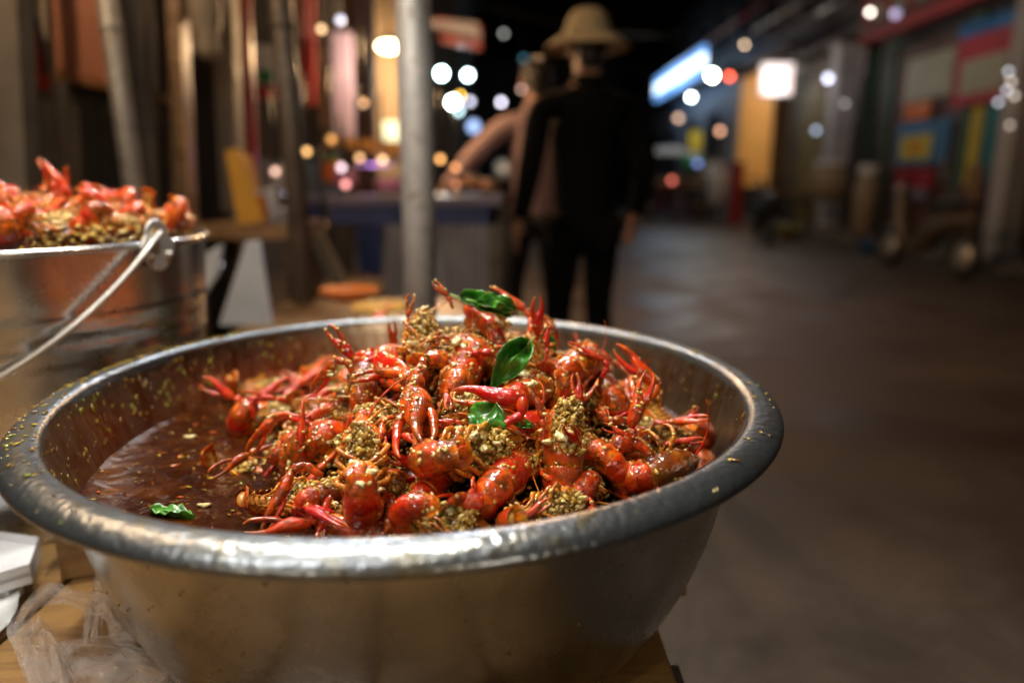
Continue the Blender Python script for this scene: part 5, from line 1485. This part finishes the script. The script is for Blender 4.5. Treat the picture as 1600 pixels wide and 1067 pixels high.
D2 = shop(19.7, 25.5, 3.9, 'pale lit shop under the long blue and white glowing sign', M['pillar_white'])
xbox('doorway', 21.0, 22.2, .14, 3.0, FX + .18, .04, M['dark_wall'], D2)
xbox('doorway', 23.4, 24.6, .14, 3.0, FX + .18, .04, M['dark_wall'], D2)
E2 = shop(25.6, 33.5, 3.9, 'far pale shop past the blue sign with dark doorways', M['pillar_white'])
for y in (26.6, 29.2, 31.6): xbox('doorway', y, y + 1.2, .14, 3.0, FX + .18, .04, M['dark_wall'], E2)
S2 = empty('long_sign', tuple(atX(1062, 118, 5.4)), 0, 'long glowing sign, white in the middle with blue edges, beside the round street lamps', 'sign')
p0, p1 = atX(1100, 103, 5.4), atX(1026, 128, 5.4); o_ = Vector(S2.location); L = (p1.y - p0.y); cy = (p1.y + p0.y) / 2 - o_.y
M['blue_glow'] = emissive('blue_glow', (.18, .45, 1.0), 1.5); M['cool_glow'] = emissive('cool_glow', (.70, .88, 1.0), 3.2)
MB().box((0, cy, 0), (.12, L, .30)).build('sign_face', M['cool_glow'], S2, False)
for z in (-.27, .27): MB().box((0, cy, z), (.13, L, .22)).build('sign_border', M['blue_glow'], S2, False)
point_light(o_ + Vector((-.5, 0, -.3)), 30, (.6, .8, 1.0), .3, 'long_sign_light')
# awnings
def awning(px0, px1, py, X, drop, mtl, label, z=None):
    a, c = atX(px0, py, X), atX(px1, py, X); y0, y1 = min(a.y, c.y), max(a.y, c.y); z = z or a.z
    t = empty('awning', (X + .9, (y0 + y1) / 2, z), 0, label, 'awning'); n = 8; L = y1 - y0
    for i in range(n):
        ya, yb = -L / 2 + L * i / n, -L / 2 + L * (i + 1) / n - .01
        MB().add([(0, ya, .25), (0, yb, .25), (-.9, yb, -drop), (-.9, ya, -drop), (0, ya, .22), (0, yb, .22), (-.9, yb, -drop - .03), (-.9, ya, -drop - .03)],
                 [(0, 1, 2, 3), (4, 7, 6, 5), (0, 4, 5, 1), (1, 5, 6, 2), (2, 6, 7, 3), (3, 7, 4, 0)]).build('awning_panel', mtl, t, False)
    MB().tube([(-.9, -L / 2, -drop - .02), (-.9, L / 2, -drop - .02)], .02, 8).build('awning_rod', M['galv'], t)
awning(1150, 1040, 80, 4.9, .3, M['red_paint'], 'faded red awning above the blue and white sign', 4.75)
awning(1260, 1175, 52, 5.0, .25, M['dark_board'], 'dark awning over the amber shutter', 4.3)
awning(1330, 1275, 60, 5.0, .25, M['grey_board'], 'grey awning over the narrow arched shop', 3.95)

# street lamps and far lights (each a real lamp on a cord from the overhead cable or on a post)
def flamp(px, py, Y, r, c, em, watts, label, cord=1.2):
    if r > .05: r *= .55; em *= 2.6
    elif Y < 4: em *= .32
    return pendant(atY(px, py, Y), c, watts, label, r, em, None, cord, light=watts > 0)
flamp(1113, 118, 17.0, .16, (1.0, .96, .85), 16, 45, 'large warm white round lamp right of the blue and white sign', 1.6)
flamp(1080, 152, 18.0, .10, (.85, 1.0, .95), 10, 10, 'smaller round lamp hanging below the blue and white sign')
flamp(690, 115, 13.0, .13, (.70, 1.0, .98), 14, 18, 'bright cyan-white lamp touching the edge of the galvanised pole')
flamp(731, 118, 14.0, .11, (.72, 1.0, 1.0), 14, 0, 'cyan-white lamp level with the one by the pole')
flamp(708, 160, 12.0, .13, (.85, 1.0, .97), 18, 16, 'largest white lamp in the low cluster right of the pole')
flamp(734, 159, 16.0, .10, (.80, .80, 1.0), 2.2, 0, 'dim lilac lamp at the edge of the low cluster')
flamp(717, 174, 15.0, .09, (.62, .90, .95), 3.0, 0, 'dim teal lamp under the low cluster')
flamp(719, 150, 15.5, .08, (1.0, .60, .08), 5, 0, 'amber lamp peeping above the low cluster')
flamp(783, 160, 17.0, .10, (.88, .82, 1.0), 3.4, 0, 'lilac-white lamp standing apart from the low cluster')
flamp(787, 53, 20.0, .09, (.80, .82, .75), .9, 0, 'faint grey lamp high in the black sky')
flamp(818, 92, 20.0, .10, (.10, .30, .40), .7, 0, 'faint blue lamp high beside the persons')
flamp(815, 140, 14.0, .07, (1.0, .62, .50), 1.2, 0, 'dull pinkish lamp behind the pink-shirted person')
flamp(688, 249, 3.3, .014, (1.0, .48, .15), 12, 0, 'orange lamp low beside the galvanised pole', .3)
flamp(712, 262, 3.3, .014, (1.0, .42, .16), 8, 0, 'second low orange lamp beside the galvanised pole', .3)
flamp(713, 288, 3.35, .014, (1.0, .40, .20), 5, 0, 'third low orange lamp, the dimmest', .3)
flamp(502, 46, 3.5, .014, (1.0, .72, .40), 9, 0, 'small amber lamp high over the purple signboard')
flamp(532, 32, 3.5, .016, (.75, .80, 1.0), 9, 0, 'small bluish lamp high over the purple signboard')
flamp(568, 162, 3.5, .013, (1.0, .62, .35), 7, 0, 'dim amber lamp left of the cream column')
flamp(479, 237, 3.0, .013, (1.0, .55, .20), 11, 0, 'amber lamp low beside the brown pole', .3)
flamp(562, 247, 3.2, .014, (1.0, .55, .25), 9, 0, 'amber lamp under the orange shelf board', .3)
flamp(518, 218, 3.2, .014, (1.0, .50, .15), 6, 0, 'dim amber lamp at the end of the shelf board', .3)
flamp(540, 288, 2.8, .013, (1.0, .38, .35), 10, 0, 'small pink-red lamp over the violet counter', .2)
flamp(534, 262, 2.8, .014, (1.0, .70, .78), 10, 0, 'small pale pink lamp over the violet counter', .2)
flamp(1400, 22, 9.5, .05, (.70, .62, 1.0), .9, 0, 'small lilac lamp in front of the red fascia', .6)
flamp(1294, 122, 11.5, .09, (.80, .82, 1.0), 1.5, 4, 'round bluish lamp by the arched shop', .8)
flamp(1275, 204, 11.5, .07, (.60, .75, 1.0), .8, 0, 'dim bluish lamp low by the arched shop', .5)
flamp(1320, 162, 11.0, .06, (.80, .75, .70), .5, 0, 'faint greyish lamp between the pillars', .5)
flamp(740, 198, 11.0, .16, (.38, .55, .95), .8, 0, 'large soft blue lantern below the cluster of lamps', .5)
for px, py, Y, c, em, lb in ((504, 46, 0, 0, 0, ''), (30, 36, 1.9, (1.0, .72, .66), 4, 'small pinkish lamp glinting above the red extinguisher'), (75, 84, 2.0, (.95, .80, .95), 2.5, 'faint lilac lamp on the edge of the terracotta sheet'),
        (384, 4, 3.0, (1.0, .70, .60), 4, 'small rosy lamp at the eaves over the red banner'), (395, 245, 2.9, (1.0, .32, .05), 7, 'deep orange lamp over the yellow-ochre board'), (430, 268, 2.8, (1.0, .60, .45), 3, 'peach coloured lamp between the ochre board and the brown pole'),
        (448, 302, 2.6, (.85, .80, 1.0), 3, 'faint lilac lamp low beside the brown pole'), (505, 350, 2.8, (1.0, .50, .20), 2.2, 'dim amber lamp under the violet counter'), (747, 427, 3.2, (.70, .65, .80), 1.6, 'faint grey-violet lamp low between counter and persons'),
        (575, 342, 3.0, (.80, .70, .60), 1.0, 'barely lit lamp under the violet counter'), (598, 250, 3.3, (1.0, .62, .30), 4, 'amber lamp behind the shelf board end'), (520, 440, 2.5, (1.0, .55, .30), 2, 'dim amber lamp beside the wooden stool'),
        (1060, 185, 19.0, (1.0, .62, .40), 3, 'small orange lamp beneath the blue and white sign'), (1125, 205, 16.0, (1.0, .50, .30), 4, 'small orange lamp near the red post'), (1140, 120, 17.5, (1.0, .12, .05), 9, 'red lamp beside the large round street lamp'), (1000, 272, 14.0, (.80, .72, .62), 3, 'greyish lamp low beside the hatted person'),
        (1050, 282, 14.5, (1.0, .22, .15), 2.5, 'small red lamp low over the road'), (1090, 255, 15, (.25, .30, .80), 2.5, 'small blue lamp near the green tub')):
    if em: pendant(atY(px, py, Y), c, 0, lb, .0042 * Y if Y < 5 else .0036 * Y, em, None, .3, light=False)
for i, (px, py) in enumerate([(1576, 112), (1580, 128), (1573, 142), (1585, 150), (1560, 160), (1578, 196)]):
    flamp(px, py, 7.4, .022, (1.0, .86, .72) if i % 2 else (.85, .9, 1.0), 2.2 if i < 5 else 1.4, 0, ['topmost', 'second', 'third', 'fourth', 'fifth', 'lowest, orange'][i] + ' of the small fairy lights strung on the pale pillar', .1)
# overhead power cables
for k, (x0, y0, z0, x1, y1, z1, sag) in enumerate([(-2.5, 3.0, 3.6, 5.9, 12.0, 4.2, .5), (-3.0, 9.0, 4.0, 5.9, 20.0, 5.0, .6), (5.6, 7.3, 4.0, 5.6, 33, 5.2, .5)]):
    pts = [(x0 + (x1 - x0) * t, y0 + (y1 - y0) * t, z0 + (z1 - z0) * t - sag * 4 * t * (1 - t)) for t in [i / 20 for i in range(21)]]
    MB().tube(pts, .012, 6).build('power_cable', M['black_plastic'], None, True, label=['overhead cable from the shack to the poster-covered shop', 'farther overhead cable crossing the street', 'cable running along the shop roofs'][k], cat='cable')

# left side of the street, going away: stalls and buildings
def block(x0, x1, y0, y1, h, label, mtl, face='r'):
    t = empty('street_building', ((x0 + x1) / 2, (y0 + y1) / 2, 0), 0, label, 'building')
    MB().box((0, 0, h / 2), (x1 - x0, y1 - y0, h)).build('wall', mtl, t, False)
    MB().box((0, 0, h + .06), (x1 - x0 + .3, y1 - y0 + .1, .12)).build('roof', M['dark_board'], t, False)
    w, d = x1 - x0, y1 - y0
    k = max(2, int(w // 2)); 
    for f_ in range(int(h // 2.8)):
        for i in range(k):
            fr = MB().box((-w / 2 + w * (i + .5) / k, -d / 2 - .02, 1.7 + f_ * 2.8), (.95, .06, 1.25)).build('window', M['grey_board'], t, False)
            MB().box((-w / 2 + w * (i + .5) / k, -d / 2 - .055, 1.7 + f_ * 2.8), (.78, .02, 1.08)).build('pane', M['pane'], fr, False)
    return t
block(-9, -2.6, 5.2, 11, 5.5, 'dark two-storey building behind the counter on the stall side', M['dark_wall'])
block(-8, -2.2, 11.5, 18, 6, 'dark building farther up the stall side', M['brown_stone'])
block(-8, -1.4, 19, 28, 7, 'tall dark building near the far lamps on the stall side', M['dark_wall'])
block(-6, 9, 44, 52, 8, 'dark building closing the far end of the street', M['dark_wall'])
block(6.1, 12, 33.8, 43, 6, 'last dark building on the shop side', M['dark_wall'])
quad('red_awning', [(680, 28), (752, 40), (752, 78), (690, 66)], 9.0, .05, M['red_paint'], None, label='dim red and grey awning above the cyan lamps', cat='awning')
quad('market_umbrella', [(655, 30), (745, 36), (752, 62), (668, 40)], 8.5, .05, M['grey_cloth'], None, label='grey stall umbrella edge beside the galvanised pole', cat='umbrella')

# things along the far kerb
def table(x, y, w, d, h, mtl, label, rz=0):
    t = empty('folding_table', (x, y, .0), rz, label, 'table')
    MB().box((0, 0, h - .02), (w, d, .04)).build('table_top', mtl, t, False)
    for sx in (-1, 1):
        for sy in (-1, 1): MB().box((sx * w * .45, sy * d * .45, (h - .04) / 2), (.04, .04, h - .04)).build('leg', M['dark_metal'], t, False)
    MB().box((0, 0, h * .35), (w * .88, .03, .03)).build('crossbar', M['dark_metal'], t, False)
    return t
def atG(px, py): return atZ(px, py, 0.0)
p = atG(1240, 362); table(p.x - .1, p.y, 1.15, .6, .80, M['copper'], 'brown folding table in front of the amber shutter')
basket(1232, 366, 12.5, .24, .22, M['poster_yellow'], 'yellow plastic basin on the ground below the brown folding table', z=.0)
basket(1362, 375, 9.9, .17, .16, M['blue_plastic'], 'blue plastic basin on the road edge before the posters', z=.0)
basket(1390, 366, 9.8, .18, .22, M['orange_plastic'], 'orange plastic basin next to the blue one', z=.0)
basket(1382, 398, 9.2, .13, .14, M['copper'], 'small brown basin in front of the orange and blue ones', z=.0)
jar(1346, 365, 10.6, .17, .95, M['beige'], 'tall beige bin standing against the pillar', name='bin', cat='bin')
t = jar(1295, 285, 11.5, .30, .55, M['beige'], 'beige sack on the goods beside the arched doorway', name='sack', cat='sack'); t.location.z = .75
table(t.location.x, 11.5, .9, .7, .74, M['dark_metal'], 'dark table carrying the beige sack')
def stacked_stool(px, py, Y, mtl, label, w=.3, h=.47):
    p = atY(px, py, Y); return stool(p.x, Y, h, w, mtl, label, name='plastic_stool', rz=.3)
stacked_stool(1042, 300, 19.0, M['red_paint'], 'red plastic stool under the white cart table', .75, .95)
stacked_stool(1012, 288, 21.0, M['blue_plastic'], 'blue plastic stool left of the red one', .5, .8)
p = atG(1147, 352); 
t = empty('cart_post', (p.x, p.y, 0), 0, 'red painted cart post at the road edge', 'post')
MB().box((0, 0, .70), (.22, .22, 1.4)).build('post_body', M['red_paint'], t, False); MB().box((0, 0, 1.42), (.28, .28, .05)).build('post_cap', M['red_paint'], t, False)
p = atY(1120, 300, 17.0); t = empty('bag_of_goods', (p.x, 17.0, .45), 0, 'pale upright sack between the red post and the stools', 'sack')
MB().lathe([(.0001, 0), (.20, .02), (.24, .3), (.22, .75), (.12, .9), (.16, 1.0), (.0001, .98)], 20).build('sack_body', M['white_paint'], t)
table(p.x, 17.0, .7, .6, .45, M['dark_metal'], 'low dark table under the pale upright sack')
# vendor cart with white cloth
p = atY(1048, 240, 19.5)
ct = empty('vendor_cart', (p.x, 19.5, 0), 0, 'vendor cart covered by a pale sagging cloth with a green tub at its end', 'cart')
n = 12; vs = []
for i in range(n):
    for j in range(n):
        u, w = i / (n - 1), j / (n - 1); vs.append((-.85 + 1.7 * u, -.6 + 1.2 * w, 1.72 + .22 * math.sin(PI * u) * math.sin(PI * w) - .35 * max(0, abs(u - .5) - .35) * 4))
MB().add(vs, [(i * n + j, (i + 1) * n + j, (i + 1) * n + j + 1, i * n + j + 1) for i in range(n - 1) for j in range(n - 1)]).build('cart_cover', M['white_board'], ct)
MB().box((0, 0, .95), (1.6, 1.1, .35)).build('cart_body', M['dark_metal'], ct, False)
for sx in (-1, 1):
    for sy in (-1, 1): MB().tube([(sx * .78, sy * .52, .4), (sx * .78, sy * .52, 1.6)], .02, 8).build('cart_post', M['galv'], ct)
    w_ = empty('wheel', (0, 0, 0)); w_.parent = ct; w_.location = (sx * .7, -.56, .3)
    MB().lathe([(.25 + .045 * math.cos(a), .045 * math.sin(a)) for a in [2 * PI * k / 10 for k in range(10)]], 28, closed=True).build('tyre', M['black_plastic'], w_).rotation_euler = (PI / 2, 0, 0)
    MB().lathe([(.0001, .02), (.22, .02), (.22, -.02), (.0001, -.02)], 20).build('rim', M['dark_metal'], w_).rotation_euler = (PI / 2, 0, 0)
jar(1083, 246, 18.2, .28, .35, M['green_plastic'], 'green tub behind the red stool', name='tub', cat='tub').location.z = 1.32
table(atY(1083, 246, 18.2).x, 18.2, .8, .6, 1.31, M['dark_metal'], 'tall dark stand under the green tub')
quad('banner_board', [(1078, 205), (1096, 205), (1096, 236), (1078, 236)], 18.6, .05, M['poster_yellow'], None, label='yellow placard above the green tub', cat='placard')
person(atY(1118, 230, 17.5).x, 17.6, R(150), 1.65, 'distant vendor in a pale top standing under the round street lamp',
       {-1: ((-.25, .03, 1.15), (-.22, .25, 1.05)), 1: ((.25, .03, 1.15), (.22, .25, 1.05))}, {-1: ((-.11, .02, .5), (-.12, 0, .09)), 1: ((.11, .02, .5), (.12, 0, .09))}, M['white_paint'], M['dark_trousers'])
# parked scooter, dark, in front of the shutter
def scooter(x, y, rz, label, col_m):
    t = empty('parked_scooter', (x, y, 0), rz, label, 'scooter')
    for s, nm in ((-1, 0), (1, 1)):
        w_ = empty('wheel', (0, 0, 0)); w_.parent = t; w_.location = (s * .62, 0, .24)
        MB().lathe([(.19 + .05 * math.cos(a), .05 * math.sin(a)) for a in [2 * PI * k / 10 for k in range(10)]], 28, closed=True).build('tyre', M['black_plastic'], w_).rotation_euler = (PI / 2, 0, 0)
        MB().lathe([(.0001, .03), (.16, .02), (.16, -.02), (.0001, -.03)], 20).build('rim', M['galv'], w_).rotation_euler = (PI / 2, 0, 0)
    MB().tube(arc_pts([(-.75, 0, .62), (-.45, 0, .60), (-.15, 0, .50), (.02, 0, .32), (.30, 0, .30), (.46, 0, .55), (.50, 0, .88)], 4), lerp_list([.05, .14, .15, .13, .10, .11, .08], 4), 12, .9).build('body', col_m, t)
    MB().tube(arc_pts([(-.72, 0, .76), (-.4, 0, .78), (-.05, 0, .72)], 4), lerp_list([.06, .13, .09], 4), 12, .45).build('seat', M['black_plastic'], t)
    MB().tube([(.50, 0, .85), (.44, 0, 1.05)], .03, 8).build('steering_column', M['black_plastic'], t)
    h = MB().tube(arc_pts([(.36, -.32, 1.08), (.44, -.15, 1.05), (.44, .15, 1.05), (.36, .32, 1.08)], 4), .016, 8).build('handlebar', M['black_plastic'], t)
    MB().tube([(.62, 0, .24), (.52, 0, .62)], .03, 8).build('fork', M['galv'], t)
    MB().ico((.52, 0, .93), .07, 2, (.7, 1, .8)).build('headlight', M['white_board'], t)
p = atG(1200, 378); scooter(p.x, p.y + .3, R(80), 'dark scooter parked across from the amber shutter', M['black_plastic'])
p = atG(1440, 425); scooter(p.x, p.y, R(95), 'second dark scooter parked below the blue poster', M['dark_metal'])
# dim light inside the near shops
point_light((4.6, 9.6, 3.0), 8, (1.0, .88, .78), .15, 'shop_front_light')
point_light((4.4, 14.0, 3.4), 9, (1.0, .70, .45), .15, 'shop_front_light')
pendant((4.6, 9.6, 3.12), (1.0, .88, .78), 0, 'bulb under the red fascia lighting the posters', .03, 8, None, .8, light=False)
pendant((4.4, 14.0, 3.52), (1.0, .70, .45), 0, 'bulb under the grey awning lighting the pillars', .03, 8, None, .8, light=False)
# unseen lamps added up the road to give the street its warm sheen
point_light((-.9, 7.0, 2.6), 120, (1.0, .58, .30), .1, 'street_fill_light')
pendant((-.9, 7.0, 2.73), (1.0, .62, .34), 0, 'added unseen warm bulb over the stalls farther up the road', .04, 14, None, .6, light=False)

pendant((.25, 5.4, 2.75), (1.0, .60, .32), 0, 'added unseen warm bulb over the road past the hatted person', .04, 14, None, .6, light=False)  # unseen bulb added to warm and brighten the road
point_light((.25, 5.4, 2.62), 110, (1.0, .56, .28), .05, 'road_fill_light')
